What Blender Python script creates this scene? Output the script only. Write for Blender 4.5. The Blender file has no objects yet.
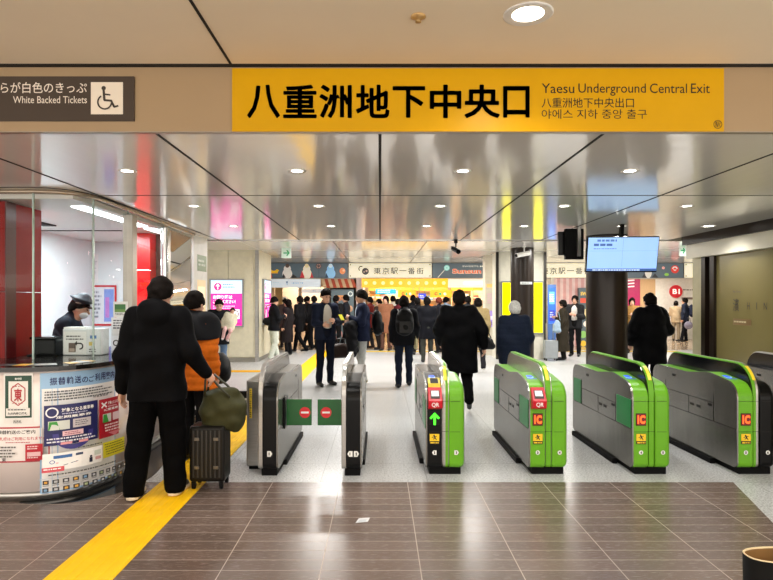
import bpy, bmesh, math, random
import numpy as np
import openvdb
from mathutils import Vector, Matrix

# ------------------------------------------------------------------ camera, world, exposure
SC = bpy.context.scene
COL = SC.collection
F, CX, CY, H = 580.0, 380.0, 300.0, 1.55
cam = bpy.data.cameras.new('camera'); cam_o = bpy.data.objects.new('camera', cam); COL.objects.link(cam_o)
cam.sensor_width = 36.0; cam.lens = 36.0 * F / 773.0
cam.shift_x = (386.5 - CX) / 773.0; cam.shift_y = (CY - 290.0) / 773.0
cam_o.location = (0, 0, H); cam_o.rotation_euler = (math.pi / 2, 0, 0)
cam.clip_start = 0.05; cam.clip_end = 100
SC.camera = cam_o
SC.view_settings.view_transform = 'Standard'; SC.view_settings.look = 'None'
SC.view_settings.exposure = 0.0; SC.view_settings.gamma = 1.0
try:
    SC.view_settings.use_curve_mapping = False
except Exception:
    pass
world = bpy.data.worlds.new('world'); SC.world = world; world.use_nodes = True
world.node_tree.nodes['Background'].inputs[0].default_value = (1.0, 0.92, 0.83, 1)
world.node_tree.nodes['Background'].inputs[1].default_value = 2.9
LAMP_W = 44.0          # watts of one downlight under the metal ceiling
FRONT_W = 66.0         # watts of one downlight in the cream ceiling
HALL_W = 70.0         # watts of one light panel in the far hall
BOOTH_W = 85.0

def area_light(name, loc, size, watts, col=(1, 1, 1), rot=(0, 0, 0), sy=None, shape='RECTANGLE'):
    l = bpy.data.lights.new(name, 'AREA'); l.shape = shape
    l.size = size
    if sy: l.size_y = sy
    elif shape == 'RECTANGLE': l.size_y = size
    l.energy = watts; l.color = col
    o = bpy.data.objects.new(name, l); COL.objects.link(o); o.location = loc; o.rotation_euler = rot
    return o

def spot_light(name, loc, watts, col, size=150, blend=0.9, radius=0.07):
    l = bpy.data.lights.new(name, 'SPOT'); l.energy = watts; l.color = col
    l.spot_size = math.radians(size); l.spot_blend = blend; l.shadow_soft_size = radius
    o = bpy.data.objects.new(name, l); COL.objects.link(o); o.location = loc
    return o

WARM = (1.0, 0.86, 0.68); NEUT = (1.0, 0.97, 0.925); COOL = (0.86, 0.95, 1.0)
for q, (x, y) in enumerate(((0.684, 2.68), (-1.9, 2.2), (-1.0, 0.6), (1.2, 0.6), (3.0, 2.0), (-3.2, 2.6))):
    spot_light('cream_ceiling_lamp', (x, y, 2.84), FRONT_W, WARM)
DOWN = [(-1.86, 4.27), (-.61, 4.27), (.61, 4.27), (1.84, 4.27), (3.10, 4.27),
        (-1.88, 5.86), (-.62, 5.86), (.61, 5.86), (1.86, 5.86), (3.10, 5.86),
        (-1.88, 7.45), (-.63, 7.45), (.60, 7.45), (1.85, 7.45), (3.10, 7.45), (4.22, 7.45)]
for x, y in DOWN:
    spot_light('metal_ceiling_lamp', (x, y, 2.47), LAMP_W, NEUT)
for y in (11.0, 13.6, 16.2):
    for x in (-1.1, 1.6, 4.4, 8.0):
        area_light('hall_lamp', (x, y, 2.77), 0.6, HALL_W, NEUT, sy=0.3)
area_light('booth_lamp', (-3.55, 6.6, 2.42), 0.25, BOOTH_W, COOL, sy=2.4)

# ------------------------------------------------------------------ helpers
def lin(c):
    if isinstance(c, str):
        c = c.lstrip('#'); c = c if len(c) == 6 else ''.join(q * 2 for q in c); c = tuple(int(c[i:i + 2], 16) / 255 for i in (0, 2, 4))
    return tuple((v / 12.92 if v <= .04045 else ((v + .055) / 1.055) ** 2.4) for v in c)

_M = {}
def mat(col, rough=.5, metal=0.0, emit=0.0, var=.06, scale=9.0, bump=0.0, spec=.5, coat=0.0, name=None, stretch=None):
    key = (col, rough, metal, emit, var, scale, bump, spec, coat, stretch)
    if key in _M: return _M[key]
    m = bpy.data.materials.new(name or 'surface'); m.use_nodes = True
    nt = m.node_tree; b = nt.nodes['Principled BSDF']
    L = lin(col)
    b.inputs['Roughness'].default_value = rough; b.inputs['Metallic'].default_value = metal
    b.inputs['Specular IOR Level'].default_value = spec; b.inputs['Coat Weight'].default_value = coat
    tc = nt.nodes.new('ShaderNodeTexCoord'); mp = nt.nodes.new('ShaderNodeMapping')
    nz = nt.nodes.new('ShaderNodeTexNoise'); nz.inputs['Scale'].default_value = scale; nz.inputs['Detail'].default_value = 4
    if stretch: mp.inputs['Scale'].default_value = stretch
    nt.links.new(tc.outputs['Object'], mp.inputs[0]); nt.links.new(mp.outputs[0], nz.inputs['Vector'])
    rp = nt.nodes.new('ShaderNodeValToRGB')
    rp.color_ramp.elements[0].position = .3; rp.color_ramp.elements[1].position = .7
    rp.color_ramp.elements[0].color = tuple(min(1, v * (1 - var)) for v in L) + (1,)
    rp.color_ramp.elements[1].color = tuple(min(1, v * (1 + var)) for v in L) + (1,)
    nt.links.new(nz.outputs[0], rp.inputs[0]); nt.links.new(rp.outputs[0], b.inputs['Base Color'])
    if emit:
        nt.links.new(rp.outputs[0], b.inputs['Emission Color']); b.inputs['Emission Strength'].default_value = emit
    if bump:
        bp = nt.nodes.new('ShaderNodeBump'); bp.inputs['Strength'].default_value = bump; bp.inputs['Distance'].default_value = .01
        nt.links.new(nz.outputs[0], bp.inputs['Height']); nt.links.new(bp.outputs[0], b.inputs['Normal'])
    _M[key] = m
    return m

def glass_mat(name, tint=(1, 1, 1), refl=1.0):
    m = bpy.data.materials.new(name); m.use_nodes = True; nt = m.node_tree
    for n in list(nt.nodes):
        if n.type == 'BSDF_PRINCIPLED': nt.nodes.remove(n)
    out = [n for n in nt.nodes if n.type == 'OUTPUT_MATERIAL'][0]
    t = nt.nodes.new('ShaderNodeBsdfTransparent'); t.inputs[0].default_value = (*tint, 1)
    g = nt.nodes.new('ShaderNodeBsdfGlossy'); g.inputs['Roughness'].default_value = .01
    fr0 = nt.nodes.new('ShaderNodeFresnel'); fr0.inputs[0].default_value = 1.45
    ge = nt.nodes.new('ShaderNodeNewGeometry'); iv = nt.nodes.new('ShaderNodeMath'); iv.operation = 'SUBTRACT'; iv.inputs[0].default_value = 1.0
    fr = nt.nodes.new('ShaderNodeMath'); fr.operation = 'MULTIPLY'
    nt.links.new(ge.outputs['Backfacing'], iv.inputs[1]); nt.links.new(fr0.outputs[0], fr.inputs[0]); nt.links.new(iv.outputs[0], fr.inputs[1])
    mu = nt.nodes.new('ShaderNodeMath'); mu.operation = 'MULTIPLY'; mu.inputs[1].default_value = refl; mu.use_clamp = True
    mx = nt.nodes.new('ShaderNodeMixShader')
    nt.links.new(fr.outputs[0], mu.inputs[0]); nt.links.new(mu.outputs[0], mx.inputs[0])
    nt.links.new(t.outputs[0], mx.inputs[1]); nt.links.new(g.outputs[0], mx.inputs[2])
    nt.links.new(mx.outputs[0], out.inputs[0])
    return m

class MB:
    """collects shapes; build() links them as one mesh object"""
    def __init__(s): s.v = []; s.f = []; s.mi = []; s.cur = 0; s.sm = []
    def slot(s, i): s.cur = i; return s
    def add(s, vs, fs, smooth=False):
        o = len(s.v); s.v += [tuple(p) for p in vs]
        for f in fs:
            s.f.append(tuple(i + o for i in f)); s.mi.append(s.cur); s.sm.append(smooth)
        return s
    def box(s, x0, x1, y0, y1, z0, z1, b=0.0):
        if x0 > x1: x0, x1 = x1, x0
        if y0 > y1: y0, y1 = y1, y0
        if z0 > z1: z0, z1 = z1, z0
        if b:
            b = min(b, (x1 - x0) * .45, (y1 - y0) * .45, (z1 - z0) * .45)
            return s.prism([(y0, z0), (y1, z0), (y1, z1), (y0, z1)], x0, x1, b, b, 2, rad=b)
        vs = [(x, y, z) for z in (z0, z1) for y in (y0, y1) for x in (x0, x1)]
        return s.add(vs, [(0, 2, 3, 1), (4, 5, 7, 6), (0, 1, 5, 4), (2, 6, 7, 3), (0, 4, 6, 2), (1, 3, 7, 5)])
    def prism(s, prof, x0, x1, r0=0.0, r1=0.0, seg=3, rad=0.0, axis='x', smooth=False):
        """extrude a closed (y,z) outline along x, its two rims rounded by r0 and r1"""
        if rad: prof = round_poly(prof, rad if isinstance(rad, (list, tuple)) else [rad] * len(prof))
        rings = []
        if r0:
            for k in range(seg + 1):
                a = math.pi / 2 * k / seg; rings.append((x0 + r0 * (1 - math.sin(a)), r0 * (1 - math.cos(a))))
            rings = [(x0 + r0 * (1 - math.cos(math.pi / 2 * k / seg)), r0 * (1 - math.sin(math.pi / 2 * k / seg))) for k in range(seg + 1)]
        else: rings = [(x0, 0)]
        if r1: rings += [(x1 - r1 * (1 - math.sin(math.pi / 2 * k / seg)), r1 * (1 - math.cos(math.pi / 2 * k / seg))) for k in range(seg + 1)]
        else: rings += [(x1, 0)]
        n = len(prof); vs = []; fs = []
        for x, ins in rings:
            for (a, b) in offset_poly(prof, ins):
                vs.append((x, a, b) if axis == 'x' else ((a, x, b) if axis == 'y' else (a, b, x)))
        for k in range(len(rings) - 1):
            for i in range(n):
                j = (i + 1) % n; fs.append((k * n + i, k * n + j, (k + 1) * n + j, (k + 1) * n + i))
        fs.append(tuple(range(n))); fs.append(tuple((len(rings) - 1) * n + i for i in reversed(range(n))))
        return s.add(vs, fs, smooth)
    def cyl(s, a, b, r, r2=None, seg=16, cap=True, smooth=True):
        a, b = Vector(a), Vector(b); r2 = r if r2 is None else r2
        d = (b - a).normalized(); u = d.orthogonal().normalized(); w = d.cross(u)
        vs = []
        for c, q in ((a, r), (b, r2)):
            for i in range(seg):
                t = 2 * math.pi * i / seg; vs.append(c + (u * math.cos(t) + w * math.sin(t)) * q)
        s.add(vs, [(i, (i + 1) % seg, seg + (i + 1) % seg, seg + i) for i in range(seg)], smooth)
        if cap:
            s.add(vs[:seg], [tuple(reversed(range(seg)))]); s.add(vs[seg:], [tuple(range(seg))])
        return s
    def tube(s, pts, r, seg=8):
        pts = [Vector(p) for p in pts]; n = len(pts); vs = []
        for i, p in enumerate(pts):
            d = (pts[min(i + 1, n - 1)] - pts[max(i - 1, 0)]).normalized()
            ref = Vector((0, 0, 1)) if abs(d.z) < .9 else Vector((1, 0, 0))
            u = d.cross(ref).normalized(); w = d.cross(u); q = r[i] if isinstance(r, (list, tuple)) else r
            vs += [p + (u * math.cos(2 * math.pi * k / seg) + w * math.sin(2 * math.pi * k / seg)) * q for k in range(seg)]
        fs = [(i * seg + k, i * seg + (k + 1) % seg, (i + 1) * seg + (k + 1) % seg, (i + 1) * seg + k) for i in range(n - 1) for k in range(seg)]
        fs += [tuple(reversed(range(seg))), tuple((n - 1) * seg + k for k in range(seg))]
        return s.add(vs, fs, True)
    def lathe(s, prof, c=(0, 0, 0), seg=24):
        n = len(prof); vs = [(c[0] + r * math.cos(2 * math.pi * k / seg), c[1] + r * math.sin(2 * math.pi * k / seg), c[2] + z) for r, z in prof for k in range(seg)]
        return s.add(vs, [(i * seg + k, i * seg + (k + 1) % seg, (i + 1) * seg + (k + 1) % seg, (i + 1) * seg + k) for i in range(n - 1) for k in range(seg)], True)
    def ball(s, c, r, seg=14, rings=8):
        r = (r, r, r) if not isinstance(r, (list, tuple)) else r
        prof = [(max(1e-4, math.sin(math.pi * i / rings)), -math.cos(math.pi * i / rings)) for i in range(rings + 1)]
        vs = [(c[0] + r[0] * q * math.cos(2 * math.pi * k / seg), c[1] + r[1] * q * math.sin(2 * math.pi * k / seg), c[2] + r[2] * z) for q, z in prof for k in range(seg)]
        return s.add(vs, [(i * seg + k, i * seg + (k + 1) % seg, (i + 1) * seg + (k + 1) % seg, (i + 1) * seg + k) for i in range(rings) for k in range(seg)], True)
    def wall(s, path, z0, z1, th):
        """upright strip of thickness th to the left of a plan path"""
        n = len(path); A = [Vector((p[0], p[1])) for p in path]; B = []
        for i in range(n):
            d = (A[min(i + 1, n - 1)] - A[max(i - 1, 0)]).normalized(); B.append(A[i] + Vector((-d.y, d.x)) * th)
        vs = [(p.x, p.y, z) for L_ in (A, B) for z in (z0, z1) for p in L_]
        fs = []
        for i in range(n - 1):
            fs += [(i, i + 1, n + i + 1, n + i), (2 * n + i + 1, 2 * n + i, 3 * n + i, 3 * n + i + 1),
                   (n + i, n + i + 1, 3 * n + i + 1, 3 * n + i), (i + 1, i, 2 * n + i, 2 * n + i + 1)]
        fs += [(0, n, 3 * n, 2 * n), (n - 1, 3 * n - 1, 4 * n - 1, 2 * n - 1)]
        return s.add(vs, fs, n > 3)
    def build(s, name, m, parent=None, loc=None):
        me = bpy.data.meshes.new(name); me.from_pydata(s.v, [], s.f)
        ms = m if isinstance(m, (list, tuple)) else [m]
        for q in ms: me.materials.append(q)
        me.polygons.foreach_set('material_index', [min(i, len(ms) - 1) for i in s.mi])
        me.polygons.foreach_set('use_smooth', s.sm)
        me.update()
        bm = bmesh.new(); bm.from_mesh(me); bmesh.ops.recalc_face_normals(bm, faces=bm.faces); bm.to_mesh(me); bm.free()
        o = bpy.data.objects.new(name, me); COL.objects.link(o)
        if loc is not None: o.location = loc
        if parent is not None: o.parent = parent
        return o

def offset_poly(p, d):
    if not d: return list(p)
    n = len(p); ar = sum(p[i][0] * p[(i + 1) % n][1] - p[(i + 1) % n][0] * p[i][1] for i in range(n)); sg = 1 if ar > 0 else -1
    out = []
    for i in range(n):
        a, b, c = Vector(p[i - 1]), Vector(p[i]), Vector(p[(i + 1) % n])
        e1 = (b - a).normalized(); e2 = (c - b).normalized()
        n1 = Vector((-e1.y, e1.x)) * sg; n2 = Vector((-e2.y, e2.x)) * sg
        k = n1 + n2; q = max(.3, 1 + n1.dot(n2)); out.append(tuple(b + k * (d / q)))
    return out

def round_poly(p, rads, seg=6):
    n = len(p); out = []
    for i in range(n):
        r = rads[i]; b = Vector(p[i])
        if r <= 0: out.append(tuple(b)); continue
        a = (Vector(p[i - 1]) - b); c = (Vector(p[(i + 1) % n]) - b); la, lc = a.length, c.length; a.normalize(); c.normalize()
        ang = math.acos(max(-1, min(1, a.dot(c)))); t = min(r / math.tan(ang / 2), la * .499, lc * .499); r = t * math.tan(ang / 2)
        bis = (a + c).normalized(); o = b + bis * (r / math.sin(ang / 2)); s_ = b + a * t - o; e_ = b + c * t - o
        a0 = math.atan2(s_.y, s_.x); a1 = math.atan2(e_.y, e_.x); da = (a1 - a0 + math.pi) % (2 * math.pi) - math.pi
        out += [(o.x + r * math.cos(a0 + da * k / seg), o.y + r * math.sin(a0 + da * k / seg)) for k in range(seg + 1)]
    return out

def spline(pts, step=.04):
    P_ = [Vector(p) for p in pts]; P_ = [P_[0] * 2 - P_[1]] + P_ + [P_[-1] * 2 - P_[-2]]; out = []
    for i in range(1, len(P_) - 2):
        n = max(2, int((P_[i + 1] - P_[i]).length / step))
        for k in range(n):
            t = k / n; a, b, c, d = P_[i - 1:i + 3]
            out.append(.5 * ((2 * b) + (c - a) * t + (2 * a - 5 * b + 4 * c - d) * t * t + (3 * b - a - 3 * c + d) * t ** 3))
    out.append(P_[-2]); return out

def tag(o, label=None, cat=None, group=None, kind=None):
    if label: o['label'] = label
    if cat: o['category'] = cat
    if group: o['group'] = group
    if kind: o['kind'] = kind
    return o
def empty(name, loc=(0, 0, 0), rz=0.0):
    o = bpy.data.objects.new(name, None); COL.objects.link(o); o.location = loc; o.rotation_euler = (0, 0, rz); o.empty_display_size = .1
    return o
def struct(o, label=None, cat=None):
    o['kind'] = 'structure'
    if label: o['label'] = label
    if cat: o['category'] = cat
    return o
def at(px, py, Y): return Vector(((px - CX) * Y / F, Y, H - (py - CY) * Y / F))
def X_(px, Y): return (px - CX) * Y / F
def Z_(py, Y): return H - (py - CY) * Y / F
def copy_tree(o, parent=None):
    c = o.copy(); COL.objects.link(c)
    if parent is not None: c.parent = parent
    for ch in list(o.children): copy_tree(ch, c)
    return c

# ------------------------------------------------------------------ lettering and printed graphics
_TX = {}
def text_shape(body, bold=0.0):
    k = (body, bold)
    if k in _TX: return _TX[k]
    c = bpy.data.curves.new('writing', 'FONT'); c.body = body; c.resolution_u = 3; c.offset = bold
    o = bpy.data.objects.new('writing', c)
    me = o.to_mesh(); v = [(p.co.x, p.co.y) for p in me.vertices]; f = [tuple(p.vertices) for p in me.polygons]
    o.to_mesh_clear(); bpy.data.objects.remove(o); bpy.data.curves.remove(c)
    if not v: v = [(0, 0), (1, 0), (1, 1)]; f = []
    x0 = min(p[0] for p in v); x1 = max(p[0] for p in v); y0 = min(p[1] for p in v); y1 = max(p[1] for p in v)
    _TX[k] = ([((p[0] - x0) / (x1 - x0 or 1), (p[1] - y0) / (y1 - y0 or 1)) for p in v], f, (x1 - x0) / (y1 - y0 or 1)); return _TX[k]

class Graphic:
    """flat print in (u, v) metres; every item lies a hair in front of the one before"""
    def __init__(s, emit=0.0, rough=.45, nx=1): s.it = []; s.e = emit; s.r = rough; s.nx = nx
    def poly(s, pts, col, e=None): s.it.append((list(pts), [tuple(range(len(pts)))], col, s.e if e is None else e)); return s
    def rect(s, x, y, w, h, col, e=None, nx=None):
        nx = nx or (s.nx if w > .05 else 1)
        if nx == 1: return s.poly([(x, y), (x + w, y), (x + w, y + h), (x, y + h)], col, e)
        v = [(x + w * i / nx, y + h * j) for j in (0, 1) for i in range(nx + 1)]
        s.it.append((v, [(i, i + 1, nx + 2 + i, nx + 1 + i) for i in range(nx)], col, s.e if e is None else e)); return s
    def disc(s, x, y, r, col, e=None, n=20, ry=None):
        return s.poly([(x + r * math.cos(2 * math.pi * k / n), y + (ry or r) * math.sin(2 * math.pi * k / n)) for k in range(n)], col, e)
    def ring(s, x, y, r, w, col, e=None, n=24, a0=0, a1=360):
        v = []; 
        for k in range(n + 1):
            a = math.radians(a0 + (a1 - a0) * k / n); v += [(x + r * math.cos(a), y + r * math.sin(a)), (x + (r - w) * math.cos(a), y + (r - w) * math.sin(a))]
        s.it.append((v, [(2 * k, 2 * k + 2, 2 * k + 3, 2 * k + 1) for k in range(n)], col, s.e if e is None else e)); return s
    def line(s, x0, y0, x1, y1, w, col, e=None):
        d = Vector((x1 - x0, y1 - y0)).normalized() * (w / 2); n = Vector((-d.y, d.x))
        return s.poly([(x0 - n.x, y0 - n.y), (x1 - n.x, y1 - n.y), (x1 + n.x, y1 + n.y), (x0 + n.x, y0 + n.y)], col, e)
    def text(s, body, x, y, w, h, col, bold=0.0, e=None, fat=0.0):
        v, f, asp = text_shape(body, bold)
        if w is None: w = asp * h
        if fat:
            V_ = []; F_ = []; n = len(v)
            for k in range(12):
                a = 2 * math.pi * k / 12; V_ += [(x + fat + p[0] * (w - 2 * fat) + fat * math.cos(a), y + fat + p[1] * (h - 2 * fat) + fat * math.sin(a)) for p in v]; F_ += [tuple(i + k * n for i in q) for q in f]
            s.it.append((V_, F_, col, s.e if e is None else e)); return s
        s.it.append(([(x + p[0] * w, y + p[1] * h) for p in v], f, col, s.e if e is None else e)); return s
    def bars(s, x, y, w, n, h, col, gap=2.0, e=None, seed=1):
        R = random.Random(seed)
        for i in range(n):
            xx = x; yy = y - i * h * gap; end = x + w * R.uniform(.75, 1)
            while xx < end:
                l = R.uniform(.6, 2.6) * h; l = min(l, end - xx); s.rect(xx, yy, l, h, col, e); xx += l + h * .45
        return s
    def build(s, name, mp, parent=None, step=.0004):
        mats = []; idx = {}; V = []; Fc = []; MI = []
        for k, (v, f, col, e) in enumerate(s.it):
            key = (col, e)
            if key not in idx: idx[key] = len(mats); mats.append(mat(col, s.r, emit=e, var=.02, name='print'))
            o = len(V); V += [tuple(mp(p[0], p[1], step * (k + 1))) for p in v]
            Fc += [tuple(i + o for i in q) for q in f]; MI += [idx[key]] * len(f)
        me = bpy.data.meshes.new(name); me.from_pydata(V, [], Fc)
        for m in mats: me.materials.append(m)
        me.polygons.foreach_set('material_index', MI); me.update()
        ob = bpy.data.objects.new(name, me); COL.objects.link(ob)
        if parent is not None: ob.parent = parent
        return ob
def plane_map(o, right=(1, 0, 0), up=(0, 0, 1), out=(0, -1, 0), base=.001):
    o, r, u, n = Vector(o), Vector(right), Vector(up), Vector(out)
    return lambda a, b, d: o + r * a + u * b + n * (base + d)
def rebase(root, loc):
    """moves a thing's origin to its base while its parts stay where they are"""
    root.location = loc
    for ch in root.children: ch.matrix_parent_inverse = Matrix.Translation(-Vector(loc))
    return root

# ------------------------------------------------------------------ materials of the setting
def nodes_mat(name):
    m = bpy.data.materials.new(name); m.use_nodes = True; nt = m.node_tree; b = nt.nodes['Principled BSDF']
    def N(t, *ins, **kw):
        n = nt.nodes.new(t)
        for k, v in kw.items(): setattr(n, k, v)
        for i, v in enumerate(ins):
            if v is None: continue
            if hasattr(v, 'is_output') or isinstance(v, bpy.types.NodeSocket): nt.links.new(v, n.inputs[i])
            else: n.inputs[i].default_value = v
        return n.outputs[0]
    def mth(op, a, c=None, d=None): return N('ShaderNodeMath', a, c, d, operation=op)
    def sep(v):
        n = nt.nodes.new('ShaderNodeSeparateXYZ'); nt.links.new(v, n.inputs[0]); return n.outputs
    def mix(f, a, c):
        n = nt.nodes.new('ShaderNodeMix'); n.data_type = 'RGBA'
        for i, v in ((0, f), (6, a), (7, c)):
            if isinstance(v, bpy.types.NodeSocket): nt.links.new(v, n.inputs[i])
            elif i: n.inputs[i].default_value = (*lin(v), 1)
            else: n.inputs[i].default_value = v
        return n.outputs[2]
    tc = nt.nodes.new('ShaderNodeTexCoord')
    return m, nt, b, N, mth, sep, mix, tc.outputs['Object']

def grid_line(mth, coord, origin, pitch, width):
    f = mth('FRACT', mth('DIVIDE', mth('SUBTRACT', coord, origin), pitch))
    return mth('LESS_THAN', f, width / pitch)

def make_plank_floor():
    m, nt, b, N, mth, sep, mix, co = nodes_mat('brown_plank_tile')
    X, Y, Z = sep(co)
    gx = grid_line(mth, X, -.341, .5713, .005); gy = grid_line(mth, Y, 4.926 - 60 * .1342, .1342, .0045)
    g = mth('MAXIMUM', gx, gy)
    u = mth('FLOOR', mth('DIVIDE', mth('SUBTRACT', X, -.341), .5713)); v = mth('FLOOR', mth('DIVIDE', mth('SUBTRACT', Y, 4.926 - 60 * .1342), .1342))
    cx = N('ShaderNodeCombineXYZ', u, v, 0.0); wn = N('ShaderNodeTexWhiteNoise', cx)
    mp = N('ShaderNodeMapping', co, None, None, (3.0, 46.0, 1.0)); nz = N('ShaderNodeTexNoise', mp)
    nt.nodes[-1].inputs['Detail'].default_value = 5
    big = N('ShaderNodeTexNoise', co); nt.nodes[-1].inputs['Scale'].default_value = 1.3
    f = mth('ADD', mth('MULTIPLY', nz, .6), mth('MULTIPLY', wn, .35))
    c = mix(f, '#4e423d', '#7a685f'); c = mix(mth('MULTIPLY', big, .25), c, '#6a5d56')
    c = mix(g, c, '#b3a498')
    nt.links.new(c, b.inputs['Base Color'])
    r = mth('ADD', mth('MULTIPLY', nz, .12), mth('ADD', mth('MULTIPLY', g, .3), .2)); nt.links.new(r, b.inputs['Roughness'])
    return m

def make_stone_floor(name, c0, c1, joint, px, py, ox, oy, rough):
    m, nt, b, N, mth, sep, mix, co = nodes_mat(name)
    X, Y, Z = sep(co)
    g = mth('MAXIMUM', grid_line(mth, X, ox, px, .006), grid_line(mth, Y, oy, py, .006))
    nz = N('ShaderNodeTexNoise', co); nt.nodes[-1].inputs['Scale'].default_value = 60; nt.nodes[-1].inputs['Detail'].default_value = 2; nt.nodes[-1].inputs['Roughness'].default_value = .8
    big = N('ShaderNodeTexNoise', co); nt.nodes[-1].inputs['Scale'].default_value = .8
    u = mth('FLOOR', mth('DIVIDE', mth('SUBTRACT', X, ox), px)); v = mth('FLOOR', mth('DIVIDE', mth('SUBTRACT', Y, oy), py))
    wn = N('ShaderNodeTexWhiteNoise', N('ShaderNodeCombineXYZ', u, v, 0.0))
    rp = nt.nodes.new('ShaderNodeValToRGB'); rp.color_ramp.elements[0].position = .40; rp.color_ramp.elements[1].position = .56
    rp.color_ramp.elements[0].color = (*lin(c0), 1); rp.color_ramp.elements[1].color = (*lin(c1), 1); nt.links.new(nz, rp.inputs[0])
    c = mix(mth('MULTIPLY', wn, .18), rp.outputs[0], c0); c = mix(mth('MULTIPLY', big, .15), c, c0)
    c = mix(mth('MULTIPLY', g, .8), c, joint); nt.links.new(c, b.inputs['Base Color'])
    b.inputs['Roughness'].default_value = rough
    return m

def make_metal_ceiling():
    m, nt, b, N, mth, sep, mix, co = nodes_mat('satin_metal_panel')
    mp = N('ShaderNodeMapping', co, None, None, (2.2, .25, 1.0)); nz = N('ShaderNodeTexNoise', mp); nt.nodes[-1].inputs['Scale'].default_value = 1.6
    c = mix(nz, '#eae6e1', '#f2efea'); nt.links.new(c, b.inputs['Base Color'])
    b.inputs['Metallic'].default_value = .1; b.inputs['Roughness'].default_value = .12; b.inputs['IOR'].default_value = 1.8
    w = N('ShaderNodeTexNoise', N('ShaderNodeMapping', co, None, None, (5.0, .9, 1.0))); nt.nodes[-1].inputs['Scale'].default_value = 1.0
    bp = nt.nodes.new('ShaderNodeBump'); bp.inputs['Strength'].default_value = .05; bp.inputs['Distance'].default_value = .05
    nt.links.new(w, bp.inputs['Height']); nt.links.new(bp.outputs[0], b.inputs['Normal'])
    return m

STEEL = mat('#b4b2ae', .3, .9, var=.1, scale=6, stretch=(1, 1, 18), name='brushed_steel')
STEEL_D = mat('#8d8b87', .32, .9, var=.1, scale=6, stretch=(1, 1, 18), name='brushed_steel')
CHROME = mat('#cfcfcf', .12, 1.0, name='polished_steel')
BLACK = mat('#070708', .3, spec=.2, name='black_plastic'); BLACK_M = mat('#070708', .6, spec=.12, name='matt_black')
GLOSSBLK = mat('#050506', .12, name='black_glass', spec=.3)
WHITE = mat('#e9e7e3', .45, name='white_paint'); CREAM = mat('#dcd6bd', .4, name='cream_panel')
CREAMCEIL = mat('#f2e4cb', .7, var=.02, scale=2, name='cream_ceiling')
DARKGAP = mat('#1d1a18', .8, name='dark_joint')
RED = mat('#94100f', .3, var=.03, spec=.2, name='red_glass_panel')
BROWN = mat('#1f1610', .3, spec=.3, var=.12, stretch=(1, 1, .1), name='dark_bronze_panel')
YELLOW = mat('#f2be06', .55, spec=.25, name='yellow_rubber')
GLASS = glass_mat('clear_glass', (.96, .985, .98), .45); MIRRORG = glass_mat('reflecting_glass', (.75, .78, .74), 5.0)

# ------------------------------------------------------------------ floor, ceilings, walls
STONE = make_stone_floor('grey_granite', '#8b8d8e', '#d6d8d9', '#6c6e6e', .915, .57, .404, 4.926 - 12 * .57, .33)
SHOPST = make_stone_floor('cream_marble', '#b9a48c', '#d3c1a9', '#9d8a74', .6, .6, 0, 18, .12)
struct(MB().box(-14, 14, -3, 25.2, -.12, 0).build('floor', STONE))
EDGE = [(-9, 4.926), (3.0, 4.926), (2.735, 4.05), (.7, -3), (-9, -3)]
struct(MB().prism(EDGE, .0005, .003, axis='z').build('floor_entrance', make_plank_floor()))
struct(MB().box(-14, 14, 18.0, 25, .0005, .003).build('floor_shops', SHOPST))
tile = MB()
for k in range(5):
    x0, x1 = -1.862, -1.478
    tile.box(x0, x1, 2.0, 17.7, .002, .006)
    break
for k in range(6):
    xc = x0 + .035 + k * .0628; tile.prism([(xc - .014, .006), (xc + .014, .006), (xc + .009, .0105), (xc - .009, .0105)], 2.0, 17.7, axis='y')
tag(tile.build('tactile_strip', YELLOW), 'long yellow tactile paving strip with raised ridges running into the station', 'tactile paving')
t2 = MB().box(-5.2, -1.9, 12.45, 12.75, .002, .006)
for k in range(8): t2.box(-5.2, -1.9, 12.47 + k * .034, 12.485 + k * .034, .006, .010)
tag(t2.build('tactile_strip', YELLOW), 'short yellow tactile strip running crosswise before the cream wall', 'tactile paving')
t3 = MB().box(-1.4, 9, 17.3, 17.6, .002, .006)
for k in range(8): t3.box(-1.4, 9, 17.32 + k * .034, 17.335 + k * .034, .006, .010)
tag(t3.build('tactile_strip', mat('#d9bd4a', .5)), 'pale yellow tactile strip running crosswise before the shops', 'tactile paving')
tag(Graphic().poly([(0, 0), (.085, .02), (.1, .1), (.02, .085)], '#d8dade').poly([(.01, .01), (.07, .025), (.08, .07), (.03, .06)], '#bfc5cc').build('paper_scrap', plane_map((-.17, 4.02, .004), up=(0, 1, 0), out=(0, 0, 1))), 'small white paper scrap lying on the brown floor', 'litter')

YB = 3.28
METALC = make_metal_ceiling()
struct(MB().box(-9, 9, -2.5, YB - .012, 2.872, 2.98).build('ceiling_entrance', CREAMCEIL))
for x in (-.835, 4.0):
    struct(MB().box(x - .007, x + .007, -2.5, YB - .02, 2.868, 2.8735).build('trim_1', DARKGAP))
struct(MB().box(-9, 9, YB - .035, YB + .012, 2.869, 2.985).build('trim_2', DARKGAP))  # dark strip painting the shadow in the gap between cream ceiling and beam
BEAMM = mat('#a9906f', .35, var=.02, scale=3, name='beige_panel')
struct(MB().box(-9, 9, YB, YB + .03, 2.5, 2.866).build('wall_header', BEAMM))
struct(MB().box(-9, 9, YB - .003, YB + .032, 2.497, 2.5035).build('trim_3', mat('#a89d90', .3, .5)))
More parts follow.
